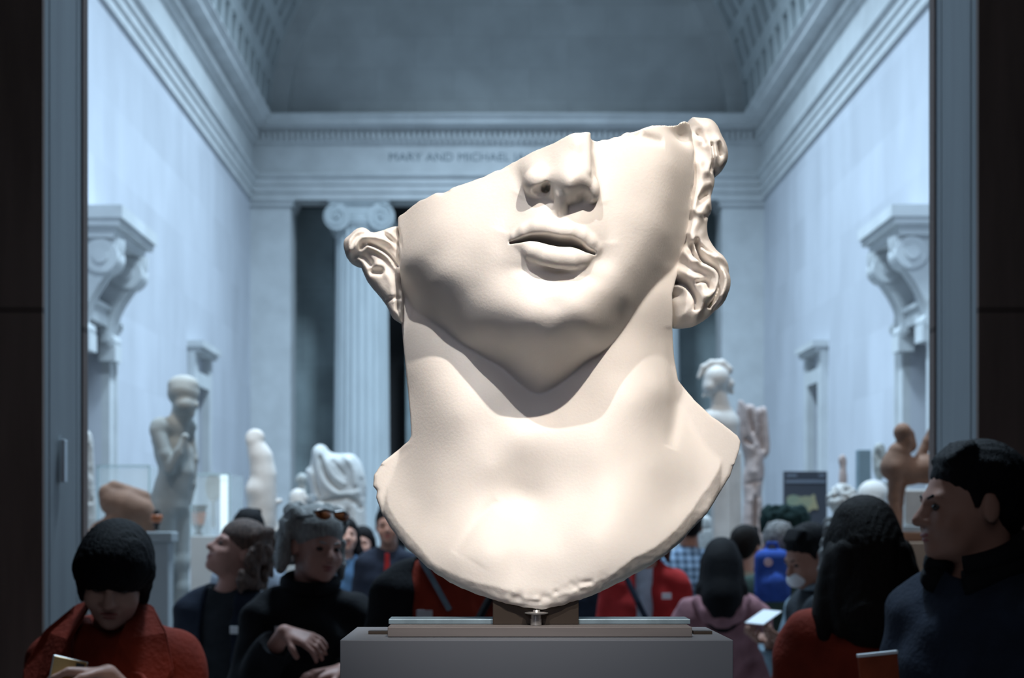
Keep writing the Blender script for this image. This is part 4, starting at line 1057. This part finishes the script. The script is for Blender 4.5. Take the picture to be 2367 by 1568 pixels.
# 10 green coat with the backpack
p = Person('person in dark green coat with greying hair, wearing the blue backpack', floor_at(1800, 7.0), 1.60, yaw=170, head=(0,6,0), h=.010, skin=skinA)
p.hair('short', mixgrey_hair); p.body(face=False); p.top(greenc, 'coat', .50, .03, flare=.05); p.collar(greenc, .026); p.trousers(navy)
bp_ = empty('backpack', (p.root.location.x-.075, 6.765, 1.36)); tag(bp_, 'bright blue backpack with a small round pale patch worn on the dark green coat', 'backpack')
v = Vol((-.16,-.12,-.22), (.16,.12,.22), .008); v.rbox((0,.01,-.01), (.085,.05,.125), .045, .01); v.ell((0,-.035,-.05), (.06,.04,.055), .02); v.chain([((-.03,.02,.11),.008),((-.02,.02,.145),.008),((.02,.02,.145),.008),((.03,.02,.11),.008)], .006)
obj('bag', v.mesh('bag'), bluepack, bp_)
bm = bmesh.new(); spiral_disc(bm, -.03, .055, .020, -.047, -.036, 20); obj('patch', bm, mat('patch_pale', (0.6,0.45,0.5), .6), bp_)
p = Person('person with dark bunched hair farther back, above the greying head', floor_at(1812, 8.15), 1.69, yaw=180, head=(0,0,0), h=.012, skin=skinC)
p.hair('curly', cloth('dark_teal_hair', (0.012,0.03,0.03)), 11, 1.60); p.body(face=False); p.top(navy, 'coat', .7, .02); p.trousers(navy)
# 11 vest, mask, paper
p = Person('black-haired person in face mask, dark vest and pale sleeves, reading a paper', floor_at(1895, 5.5), 1.60, yaw=-62, head=(-8, 24, 0), h=.0075, skin=skinC)
p.arm(1, (.20,-.05,1.10), (.09,-.20,1.25)); p.arm(-1, (-.20,-.03,1.10), (-.09,-.20,1.24))
p.hair('short', black_hair); p.body(handspec={1: ((-.2,-.95,.1), (-.5,0,.9), .8, 1), -1: ((.2,-.95,.1), (.5,0,.9), .8, -1)})
p.top(greyblue, 'pale_shirt', .86, .006, sleeve_r=.008); p.top(charcoal, 'vest', .80, .020, sleeves=False); p.collar(greyblue, .014, (.078,.082), 1.475); p.trousers(greyblue)
v = Vol((-.12,-.25,1.38), (.12,.1,1.62), .004); v.ell(p.hd((0,-.088,1.538)), (.046,.040,.036), .01, rot=p.R9()); p.add('face_mask', v, paper)
pp_ = empty('paper_sheet', (0,0,0)); tag(pp_, 'small white paper held by the masked person in the grey vest', 'paper')
M_ = Matrix.Translation(p.root.location) @ Matrix.Rotation(math.radians(-62), 4, 'Z'); c_ = M_ @ Vector((0,-.275,1.245))
bm = bmesh.new(); bx(bm, -.055, .055, -.05, .05, -.0015, .0015, .0005); obj('sheet', bm, paper, pp_); pp_.location = c_; pp_.rotation_euler = (math.radians(28), 0, math.radians(-62))
# 12 grey frizzy hair
p = Person('person with long grey frizzy hair behind the dark-haired one in orange', floor_at(1985, 5.05), 1.62, yaw=150, head=(0,0,0), h=.009, skin=skinA)
p.hair('curly', mixgrey_hair, 4, 1.30); p.body(face=False); p.top(charcoal, 'jacket', .8, .01); p.trousers(blackc)
# 13 woman in orange from behind
p = Person('dark-haired person with a small hair clip and orange-red sweater, seen from behind', floor_at(2000, 3.55), 1.655, yaw=176, head=(4, 2, 2), h=.006, skin=skinA)
p.hair('long', brown_hair, 3, 1.43)
v = Vol((-.22,-.1,1.28), (.22,.26,1.66), .006)
rnd = random.Random(5)
for i in range(110):
    a = math.radians(rnd.uniform(-15, 195)); r = .085; z = rnd.uniform(1.44, 1.60); a2 = a + rnd.uniform(-.15,.15); r2 = r*(1+3.6*min(1.60-z,.14))
    v.cap((r2*.9*math.cos(a), .045+r*.9*math.sin(a), z), (r2*1.05*math.cos(a2), .05+r2*.85*math.sin(a2), z-.07), .024, .016, .02)
p.add('hair', v, brown_hair)
p.body(face=False); p.top(orange, 'sweater', .84, .024, sleeve_r=.012, folds=.005); p.trousers(blackc)
bm = bmesh.new(); tube(bm, [(.030,.128,1.598),(.045,.126,1.606),(.058,.118,1.608),(.045,.127,1.600),(.032,.129,1.596)], .003, 6); obj('hair_clip', bm, steel, p.root)
# 14 man in dark, right
p = Person('person with short black hair and dark coat in profile at the right edge', floor_at(2252, 3.05), 1.765, yaw=-60, head=(-26, 3, 0), h=.0055, skin=skinC)
p.arm(-1, (-.20,.0,1.10), (-.10,-.22,1.06))
p.hair('short', black_hair); p.body(handspec={-1: ((.3,-.8,.2), (.9,0,.1), .8, -1)})
p.top(navy, 'coat', .55, .034, flare=.05, folds=.004, sleeve_r=.010); p.collar(blackc, .026, (.082,.09), 1.495, open_front=True, tilt=.03); p.collar(blackc, .026, (.088,.096), 1.465, open_front=True, tilt=.03); p.trousers(blackc)
bk = empty('folder', (0,0,0)); tag(bk, 'thin orange folder with white edge held low beside the person in the dark coat', 'folder')
bm = bmesh.new(); bx(bm, -.035, .05, -.004, .004, -.09, .086, .001); obj('cover', bm, cloth('folder_orange', (0.26,0.055,0.025)), bk)
bm = bmesh.new(); bx(bm, -.036, .051, -.005, .005, .086, .0925, .0008); obj('white_edge', bm, paper, bk)
bk.location = at(2028, 1612, 2.95); bk.rotation_euler = (0, math.radians(-5), math.radians(8))
# ------------------------------------------------------------------ sculptures and cases in the hall
m_white = mat('statue_white', (0.66,0.66,0.64), 0.6, noise=0.15, nscale=9, spec=0.25)
m_cool = mat('statue_cool', (0.42,0.45,0.44), 0.65, noise=0.2, nscale=8, spec=0.25)
m_rosy = mat('statue_rosy', (0.50,0.42,0.40), 0.7, noise=0.25, nscale=9, spec=0.2)
m_brown = mat('statue_brown', (0.34,0.20,0.14), 0.7, noise=0.3, nscale=9, spec=0.2)
plinth_m = mat('plinth_grey', (0.42,0.46,0.48), 0.7, noise=0.1, nscale=4, spec=0.2)
class PX:
    """sculpt at one distance with positions read from the photograph; depths and radii in photo px at that distance"""
    def __init__(s, px, py, Y, hp, x0, y0, x1, y1, dep):
        s.u = Y/FPX; s.c = at(px, py, Y); s.px, s.py, s.Y = px, py, Y
        a = s.p(x0, y1, -dep); b = s.p(x1, y0, dep); s.V = Vol(a, b, hp*s.u)
    def p(s, px, py, d=0): return ((px-s.px)*s.u, d*s.u, (s.py-py)*s.u)
    def C(s, a, b, ra, rb=None, k=4, op='add'): s.V.cap(s.p(*a), s.p(*b), ra*s.u, (ra if rb is None else rb)*s.u, k*s.u, op)
    def L(s, pts, k=4, op='add'): s.V.chain([(s.p(*q[:3]), q[3]*s.u) for q in pts], k*s.u, op)
    def E(s, c, r, k=4, op='add', ang=0): s.V.ell(s.p(*c), tuple(x*s.u for x in r), k*s.u, op, rot=[list(q) for q in Matrix.Rotation(math.radians(ang), 3, 'Y')])
def plinth(name, px, ptop, Y, w, label, m=plinth_m, d=None, cap=True, wpx=None):
    x = (px-VX)/FPX*Y; z = at(px, ptop, Y).z; d = d or w
    root = empty(name, (x, Y, 0)); tag(root, label, 'pedestal')
    bm = bmesh.new(); bx(bm, -w/2, w/2, -d/2, d/2, 0, z-(0.05 if cap else 0), .004); obj('body', bm, m, root)
    if cap: bm = bmesh.new(); bx(bm, -w/2-.02, w/2+.02, -d/2-.02, d/2+.02, z-0.05, z, .006); obj('top_slab', bm, m, root)
    return root
def statue(name, label, m, P, fold=None):
    o = obj(name, P.V.mesh(name), m, loc=P.c); tag(o, label, 'statue'); return o
def relief_statue(name, label, m, Y, poly, dep, A, R, ridges, grooves, step=1.6, seed=1, cat='statue'):
    u = Y/FPX; cx = sum(q[0] for q in poly)/len(poly); cy = sum(q[1] for q in poly)/len(poly)
    conv = lambda pts: [((a-cx)*u, (cy-b)*u) for a, b in pts]
    v = relief(name, poly, 0.0, A*u, R*u, dep*u, [(p_, s_*u, a_*u) for p_, s_, a_ in ridges], [(p_, s_*u, a_*u) for p_, s_, a_ in grooves], None, m, step*u, conv=conv, k_edge=3*u, seed=seed)
    o = obj(name, v.mesh(name), m, loc=at(cx, cy, Y)); tag(o, label, cat); return o

# a. tall youth on the left, head bent, hand raised to the chest
P = PX(400, 1400, 8.2, 1.7, 320, 850, 480, 1620, 60)
P.E((424,906,0), (35,40,33), 6); P.E((430,938,-6), (26,36,26), 8); P.C((428,968,-6), (440,958,-12), 14, 12, 8); P.C((452,930,-12), (456,938,-12), 5, 6, 4)
P.E((424,891,0), (36,33,24), 5); P.E((424,912,0), (36,33,30), 5); P.C((418,950,4), (405,1000,6), 21, 25, 10)
P.L([(382,1015,10,34),(400,1050,6,40),(408,1090,4,36),(398,1125,4,38),(390,1165,6,46)], 14)
P.E((374,1165,12), (30,38,34), 12); P.C((376,990,-22), (430,985,22), 24, 20, 12)
P.L([(372,1000,-30,19),(392,1055,-42,16),(402,1088,-46,14)], 6); P.L([(402,1088,-46,13),(424,1050,-50,11),(436,1018,-46,9)], 5); P.E((438,1012,-44), (8,12,8), 4)
P.L([(428,1000,30,16),(438,1060,34,13),(436,1120,30,11),(430,1160,22,9)], 5)
P.L([(380,1190,-20,32),(378,1300,-18,27),(376,1360,-16,22),(380,1420,-14,23),(382,1560,-12,13)], 10)
P.L([(404,1190,18,32),(408,1300,16,26),(412,1360,14,21),(412,1430,14,22),(416,1560,12,13)], 10)
P.E((392,1572,-24), (20,9,20), 3); P.E((426,1572,2), (20,9,18), 3)
P.V.half(P.p(0,1579), (0,0,-1), P.u)
statue('youth_statue', 'grey marble statue of a nude youth with cap-like hair, bent head and raised hand', m_cool, P)
plinth('statue_pedestal', 400, 1581, 8.2, .40, 'plinth under the grey nude youth statue', cap=False)
# b. slender white torso fragment
P = PX(600, 1120, 9.0, 1.6, 545, 985, 670, 1275, 50)
P.L([(588,1022,0,20),(603,1060,2,22),(609,1100,0,24),(606,1140,0,27),(606,1175,0,27),(606,1210,0,25),(608,1250,0,23)], 26)
P.E((590,1012,-2), (22,14,20), 5); P.E((592,1135,-4), (20,28,22), 18); P.C((632,1165,0), (648,1158,0), 8, 5, 4); P.L([(622,1200,4,14),(638,1235,8,13),(640,1262,8,14)], 6)
P.L([(580,1200,0,14),(586,1262,0,15)], 6); P.V.half(P.p(0,1004,0), (-.5,0,1), 2*P.u)
P.V.half(P.p(0,1261), (0,0,-1), P.u)
statue('torso_fragment', 'slender white marble torso fragment without head, brightly lit, left of the draped figure', m_white, P)
plinth('statue_pedestal', 608, 1263, 9.0, .26, 'plinth under the slender white torso fragment')
# c. draped headless figure
relief_statue('draped_statue', 'white marble figure in folded drapery, headless, beside the fluted column', m_white, 11.0,
  [(722,1040),(735,1026),(752,1030),(762,1045),(782,1050),(805,1048),(822,1052),(834,1068),(842,1090),(846,1108),(848,1130),(846,1160),(848,1200),(852,1260),(856,1400),(716,1400),(718,1300),(722,1220),(718,1180),(716,1130),(708,1110),(706,1085),(716,1080),(720,1060)],
  48, 44, 30, [([(730,1040),(740,1090),(760,1130),(800,1150),(830,1140)], 7, 6), ([(750,1050),(770,1100),(800,1120)], 5, 5), ([(800,1055),(822,1080),(826,1120)], 6, 6), ([(745,1160),(745,1240),(742,1380)], 6, 5), ([(790,1180),(788,1380)], 7, 5), ([(825,1170),(828,1380)], 6, 5), ([(765,1180),(762,1380)], 4, 4)],
  [([(745,1060),(760,1110),(790,1135)], 3.5, 7), ([(728,1065),(735,1120),(745,1150)], 4, 7), ([(725,1158),(760,1160),(790,1150),(820,1150),(835,1175)], 5, 12), ([(775,1070),(800,1100)], 4, 5), ([(778,1185),(775,1380)], 4, 6), ([(808,1180),(810,1380)], 4, 6), ([(755,1190),(752,1380)], 3, 5), ([(838,1110),(842,1150)], 4, 6)], seed=41)
plinth('statue_pedestal', 786, 1402, 11.0, .45, 'plinth under the headless draped marble figure', cap=False)
# d. two small heads left of it
P = PX(690, 1165, 9.7, 1.6, 650, 1115, 730, 1215, 34)
P.E((688,1150,0), (18,20,20), 6); P.L([(690,1165,0,20),(682,1190,0,22),(684,1208,0,23)], 8); P.C((700,1140,-6), (706,1152,-8), 7, 6, 4)
statue('marble_bust', 'small smooth white marble bust low in front of the draped figure', m_white, P); plinth('statue_pedestal', 684, 1214, 9.7, .2, 'narrow plinth under the small smooth marble bust')
P = PX(700, 1112, 10.6, 1.5, 678, 1085, 722, 1145, 22)
P.E((698,1108,0), (13,16,14), 4); P.L([(698,1118,0,10),(698,1138,0,12)], 4); P.C((690,1108,-8), (688,1114,-9), 5, 4, 3)
statue('marble_portrait', 'small grey marble head seen between the white torso and the draped figure', m_cool, P); plinth('statue_pedestal', 698, 1145, 10.6, .14, 'thin plinth under the small grey marble head')
# e. tall robed woman with crown-like hair, right
P = PX(1660, 1040, 9.0, 1.7, 1590, 820, 1740, 1290, 62)
P.E((1656,876,-2), (30,32,30), 6); P.E((1640,896,-4), (17,28,20), 8); P.C((1632,912,-4), (1626,916,-4), 6, 4, 4)
P.L([(1616,872,0,5),(1626,850,0,7),(1645,841,0,9),(1668,842,0,11),(1682,855,4,13)], 4); P.E((1684,888,6), (15,18,16), 5); P.C((1688,900,6), (1692,906,6), 7, 6, 4)
P.C((1660,905,2), (1668,950,6), 18, 24, 10); P.C((1640,975,-18), (1690,975,26), 26, 24, 14)
P.L([(1668,985,4,42),(1672,1050,4,36),(1676,1120,4,34),(1680,1280,4,34)], 12)
P.L([(1636,980,-20,18),(1626,1060,-24,14),(1632,1120,-28,11)], 6)
for i in range(7): P.C((1652+9*i,1050,-34+abs(i-3)*5), (1652+9*i,1280,-36+abs(i-3)*5), 4, 5, 5)
P.V.half(P.p(0,1268), (0,0,-1), P.u)
statue('robed_statue', 'tall white marble robed woman with rolled hair, behind the right shoulder of the bust', m_white, P)
plinth('statue_pedestal', 1680, 1270, 9.0, .28, 'plinth under the tall robed marble woman', cap=False)
relief_statue('statue_fragment', 'pale marble fragment low beneath the right edge of the bust', m_white, 9.5, [(1625,1190),(1640,1192),(1650,1210),(1655,1240),(1648,1275),(1620,1280),(1612,1240),(1616,1205)], 20, 18, 16, [], [([(1622,1222),(1650,1220)], 3, 5)], seed=45)
plinth('statue_pedestal', 1634, 1284, 9.5, .14, 'plinth under the pale fragment below the bust edge')
# f. group with wing-like drapery
relief_statue('statue_group', 'broken rosy marble statue group with jagged top, right of the robed woman', m_rosy, 10.2,
  [(1706,925),(1712,924),(1722,935),(1738,934),(1746,945),(1760,938),(1770,942),(1774,970),(1778,1010),(1780,1040),(1772,1060),(1764,1062),(1768,1090),(1760,1130),(1762,1180),(1764,1250),(1766,1330),(1716,1330),(1714,1250),(1716,1200),(1720,1150),(1716,1110),(1722,1070),(1716,1040),(1706,1010),(1702,960)],
  30, 26, 16, [([(1712,930),(1722,990),(1740,1030)], 5, 7), ([(1738,940),(1745,1000)], 5, 7), ([(1766,945),(1772,1050)], 5, 8), ([(1735,1035),(1748,1060),(1735,1090)], 12, 10), ([(1740,1095),(1748,1120),(1736,1150)], 11, 8), ([(1728,1160),(1726,1280)], 8, 8), ([(1752,1160),(1754,1300)], 8, 8)],
  [([(1724,940),(1735,1000)], 4, 9), ([(1754,945),(1758,1040)], 4, 12), ([(1722,1018),(1732,1028)], 6, 12), ([(1722,1120),(1756,1112)], 4, 6), ([(1740,1150),(1742,1300)], 4, 9)], seed=47)
plinth('statue_pedestal', 1742, 1335, 10.2, .24, 'plinth under the rosy jagged statue group', cap=False)
# g. seated brown marble sphinx-like figure behind the profile head
P = PX(2100, 1085, 6.6, 1.5, 2020, 950, 2230, 1275, 46)
P.E((2086,1000,0), (20,24,22), 6); P.E((2092,1022,-6), (14,16,16), 6); P.L([(2100,1005,8,16),(2106,1030,10,16)], 6)
P.L([(2078,1048,0,26),(2070,1080,0,32),(2100,1090,6,30),(2150,1085,10,32),(2190,1090,10,30)], 12)
P.E((2062,1085,-8), (22,30,24), 8); P.L([(2066,1110,-12,17),(2062,1150,-12,13),(2066,1200,-12,11),(2068,1230,-14,13)], 6); P.L([(2086,1112,14,15),(2080,1160,14,12),(2078,1230,12,12)], 6)
P.L([(2200,1110,8,26),(2190,1170,8,20),(2180,1232,4,14)], 8); P.L([(2130,1060,14,12),(2150,1020,18,11),(2165,985,20,9)], 6)
P.V.rbox(P.p(2120,1242,0), (85*P.u, 34*P.u, 12*P.u), 4*P.u, 3*P.u)
statue('sphinx_statue', 'brown marble seated sphinx-like figure with turned head, left of the face in profile', m_brown, P)
plinth('statue_pedestal', 2120, 1253, 6.6, .42, 'brownish plinth under the brown seated figure', m=mat('plinth_tan', (0.36,0.26,0.19), 0.7, noise=0.2, nscale=6), cap=False)
# white block beyond the sphinx legs, curly head and smooth dome
b = box('marble_block', at(2092,0,7.4).x, at(2160,0,7.4).x, 7.4, 7.6, at(0,1215,7.4).z, at(0,1132,7.4).z, m_white, bev=.01); tag(b, 'small white marble block seen between the legs of the brown figure', 'block')
plinth('statue_pedestal', 2126, 1215, 7.5, .2, 'plinth under the small white block').location.y = 7.5
P = PX(1955, 1170, 7.9, 1.5, 1895, 1105, 2010, 1245, 44)
P.E((1948,1165,0), (30,34,30), 8)
rnd = random.Random(9)
for i in range(70):
    a, b_ = rnd.uniform(0, 6.28), rnd.uniform(-.3, 1.4); P.E((1948+30*math.cos(a)*math.cos(b_), 1160-34*math.sin(b_), 30*math.sin(a)*math.cos(b_)), (8,8,8), 3)
P.L([(1950,1190,0,20),(1950,1230,0,26)], 8)
statue('curly_bust', 'white marble bust with tightly curled hair, left of the dark-haired person in orange', m_white, P); plinth('statue_pedestal', 1950, 1242, 7.9, .2, 'plinth under the curly-haired white bust')
P = PX(2015, 1150, 8.7, 1.6, 1960, 1090, 2075, 1215, 46)
P.E((2018,1146,0), (36,38,36), 8); P.E((2012,1170,-14), (26,30,26), 10); P.L([(2018,1175,4,22),(2018,1205,4,26)], 8); P.C((1985,1168,-20), (1982,1174,-22), 5, 5, 3)
statue('domed_head', 'smooth rounded white marble head above the dark-haired person in orange', m_white, P); plinth('statue_pedestal', 2018, 1216, 8.7, .22, 'plinth under the smooth rounded head')
# right wall small pieces
relief_statue('statuette', 'small slender rosy figurine against the right wall, left of the blue-grey slab', m_rosy, 9.5, [(1942,1052),(1952,1050),(1958,1064),(1956,1085),(1960,1105),(1956,1130),(1940,1130),(1938,1100),(1942,1080),(1936,1064)], 10, 9, 8, [], [], seed=51)
plinth('statue_pedestal', 1949, 1133, 9.5, .12, 'thin plinth under the slender figurine')
x0 = at(1985,0,9.0).x; b = box('stone_slab', x0, at(2014,0,9.0).x, 9.0, 9.08, at(0,1160,9).z, at(0,1040,9).z, mat('slab_blue', (0.20,0.30,0.36), 0.6, noise=0.15, nscale=6), bev=.004); tag(b, 'plain upright blue-grey slab left of the brown sphinx figure', 'slab')
plinth('statue_pedestal', 1999, 1160, 9.04, .13, 'thin plinth under the upright blue-grey slab').location.y = 9.04
relief_statue('relief_fragment', 'grey carved stone fragment just left of the brown figure head', m_cool, 9.2, [(2020,1028),(2034,1022),(2046,1030),(2050,1060),(2044,1110),(2024,1112),(2016,1070)], 12, 10, 9, [([(2026,1035),(2040,1050),(2030,1080)], 5, 4)], [([(2024,1050),(2036,1066)], 3, 4)], seed=53)
plinth('statue_pedestal', 2034, 1115, 9.2, .12, 'thin plinth under the grey carved fragment')
# h. brown reclining torso, left
P = PX(280, 1165, 7.4, 1.6, 190, 1095, 372, 1290, 52)
P.L([(248,1140,0,20),(262,1160,0,30),(292,1170,2,36),(322,1180,2,30),(336,1210,4,24)], 12); P.C((262,1125,4), (330,1150,8), 14, 16, 8)
P.L([(300,1190,0,34),(270,1215,0,30),(235,1232,0,26),(212,1250,-4,20)], 10); P.L([(330,1190,6,26),(335,1240,8,24)], 8)
P.V.half(P.p(0,1268,0), (0,0,-1), 2*P.u)
statue('brown_torso', 'reddish brown stone torso above the bowl-cut head, left', m_brown, P)
plinth('statue_pedestal', 290, 1266, 7.4, .34, 'plinth under the reddish brown torso')
relief_statue('standing_fragment', 'narrow white marble fragment cut off by the left doorway jamb', m_white, 8.6, [(186,1000),(203,992),(214,1008),(217,1060),(218,1120),(224,1180),(222,1240),(190,1240),(184,1100)], 16, 14, 13, [], [([(208,1030),(212,1100)], 3, 4), ([(205,1140),(212,1160)], 5, 5)], seed=55)
plinth('statue_pedestal', 204, 1236, 8.6, .16, 'plinth under the narrow white fragment by the jamb')
plinth('statue_pedestal', 368, 1230, 7.0, .115, 'small pale plinth with a top slab, right of the bowl-cut head')
# l. glass case with pottery
def glass_case(label, x0, x1, ptop, pbot, Y, d):
    a, b = at(x0, ptop, Y), at(x1, pbot, Y); root = empty('display_case', ((a.x+b.x)/2, Y+d/2, 0)); tag(root, label, 'display case'); w = (b.x-a.x)/2
    bm = bmesh.new(); bx(bm, -w, w, -d/2, d/2, 0, b.z, .004); obj('cabinet', bm, plinth_m, root)
    t = .008
    for (xa, xb, ya, yb, za, zb) in ((-w, w, -d/2, -d/2+t, b.z, a.z-t), (-w, w, d/2-t, d/2, b.z, a.z-t), (-w, -w+t, -d/2+t, d/2-t, b.z, a.z-t), (w-t, w, -d/2+t, d/2-t, b.z, a.z-t), (-w, w, -d/2, d/2, a.z-t, a.z)):
        bm = bmesh.new(); bx(bm, xa, xb, ya, yb, za, zb); obj('glass_pane', bm, mat('case_glass', (0.80,0.92,0.95), 0.03, alpha=0.16, spec=0.6), root)
    for xe_ in (-w, w):
        bm = bmesh.new(); bx(bm, xe_-.006, xe_+.006, -d/2-.006, -d/2+.006, b.z, a.z); obj('edge', bm, mat('case_edge', (0.45,0.62,0.68), 0.2), root)
    bm = bmesh.new(); bx(bm, -w, w, -d/2-.006, -d/2+.004, a.z-.01, a.z+.002); obj('edge', bm, mat('case_edge', (0.45,0.62,0.68), 0.2), root)
    return root, a, b
gc, _, _ = glass_case('large glass display case with dark pottery, behind the nude youth statue', 440, 531, 1095, 1240, 9.2, .5)
glass_case('low glass display case behind the brown torso', 226, 345, 1076, 1250, 9.0, .5)
st = box('edge_highlight', at(511,0,9.26).x, at(527,0,9.26).x, 9.23, 9.26, at(0,1236,9.26).z, at(0,1099,9.26).z, mat('highlight_glow', (0.8,0.9,0.92), 0.4, emit=(0.75,0.93,1.0,0.9)), bev=.003); st.parent = gc; st.matrix_parent_inverse = Matrix.Translation(-gc.location)  # glowing strip added as the bright highlight on the case edge
def vase(name, px, pt, pb, Y, rpx, prof, m, label, bands=None):
    root = empty(name, at(px, pb, Y)); tag(root, label, 'vase'); Hh = (pb-pt)/FPX*Y; r = rpx/FPX*Y
    bm = bmesh.new(); lathe(bm, [(r*a, Hh*b) for a, b in prof], n=32); o = obj('body', bm, m, root, smooth=True)
    if bands:
        bm = bmesh.new(); lathe(bm, [(r*a+.0015, Hh*b) for a, b in bands], n=32); obj('painted_band', bm, mat('vase_red', (0.42,0.13,0.05), 0.4), root, smooth=True)
    return root
pot = mat('vase_black', (0.02,0.018,0.018), 0.25)
vase('painted_vase', 458, 1168, 1238, 9.45, 22, [(.5,0),(.55,.04),(.25,.10),(.30,.16),(.55,.30),(.72,.50),(.78,.70),(.82,.88),(1.0,.95),(1.0,1.0)], pot, 'black krater with an orange painted band in the glass case', [(.60,.34),(.70,.47),(.77,.66),(.795,.76)])
vase('painted_vase', 362, 1180, 1226, 7.0, 13, [(.5,0),(.6,.05),(.3,.12),(.7,.35),(1.0,.6),(.9,.8),(.5,.9),(.6,1.0)], pot, 'small dark and orange pot on the small pale plinth', [(.72,.37),(1.0,.6),(.9,.78)])
bm = bmesh.new(); n = 40; pts = [(.052*math.cos(6.2832*i/n), .095*math.sin(6.2832*i/n)) for i in range(n)]; prism(bm, pts, 'y', -.012, .012); bmesh.ops.bevel(bm, geom=bm.edges[:], offset=.004, segments=2, affect='EDGES')
o = obj('marble_disc', bm, m_cool, loc=at(494, 1127, 9.45)); tag(o, 'pale oval stone disc inside the glass case', 'disc')
bm = bmesh.new(); bx(bm, -.012, .012, -.02, .02, -.27, -.09, .002); o2 = obj('stand', bm, steel, o)
# k. dark banner with a pale gold motif
bn = empty('banner', (at(1861,0,10.5).x, 10.5, 0)); tag(bn, 'dark upright banner with a pale gold shape, right of the statue group', 'banner')
u = 10.5/FPX; zt = at(0,1090,10.5).z; zb = at(0,1240,10.5).z
bm = bmesh.new(); bx(bm, -50*u, 50*u, -.015, .015, zb-.3, zt, .003); obj('panel', bm, mat('banner_dark', (0.045,0.055,0.075), 0.6), bn)
for (pa, pb, za, zc) in ((-44, -20, 1097, 1103), (30, 44, 1097, 1103), (-46, 46, 1110, 1117)):
    bm = bmesh.new(); bx(bm, pa*u, pb*u, -.019, -.015, at(0,zc,10.5).z, at(0,za,10.5).z); obj('lettering_line', bm, mat('banner_line', (0.16,0.20,0.26), 0.6), bn)
gp = [(1815,1150),(1832,1143),(1850,1150),(1862,1146),(1870,1150),(1882,1140),(1884,1158),(1892,1180),(1880,1176),(1870,1182),(1862,1196),(1848,1206),(1838,1206),(1832,1188),(1820,1172)]
bm = bmesh.new(); prism(bm, smooth_poly([((a-1861)*u, at(0,b_,10.5).z) for a, b_ in gp], 2), 'y', -.021, -.015); obj('gold_motif', bm, mat('banner_gold', (0.34,0.33,0.20), 0.6, col2=(0.14,0.26,0.22), nscale=5), bn)
for s_ in (-.14, .14):
    bm = bmesh.new(); bx(bm, s_-.012, s_+.012, -.02, .02, 0.02, zb-.29); obj('post', bm, steel, bn)
bm = bmesh.new(); bx(bm, -.2, .2, -.15, .15, 0, .02, .003); obj('foot', bm, steel, bn)
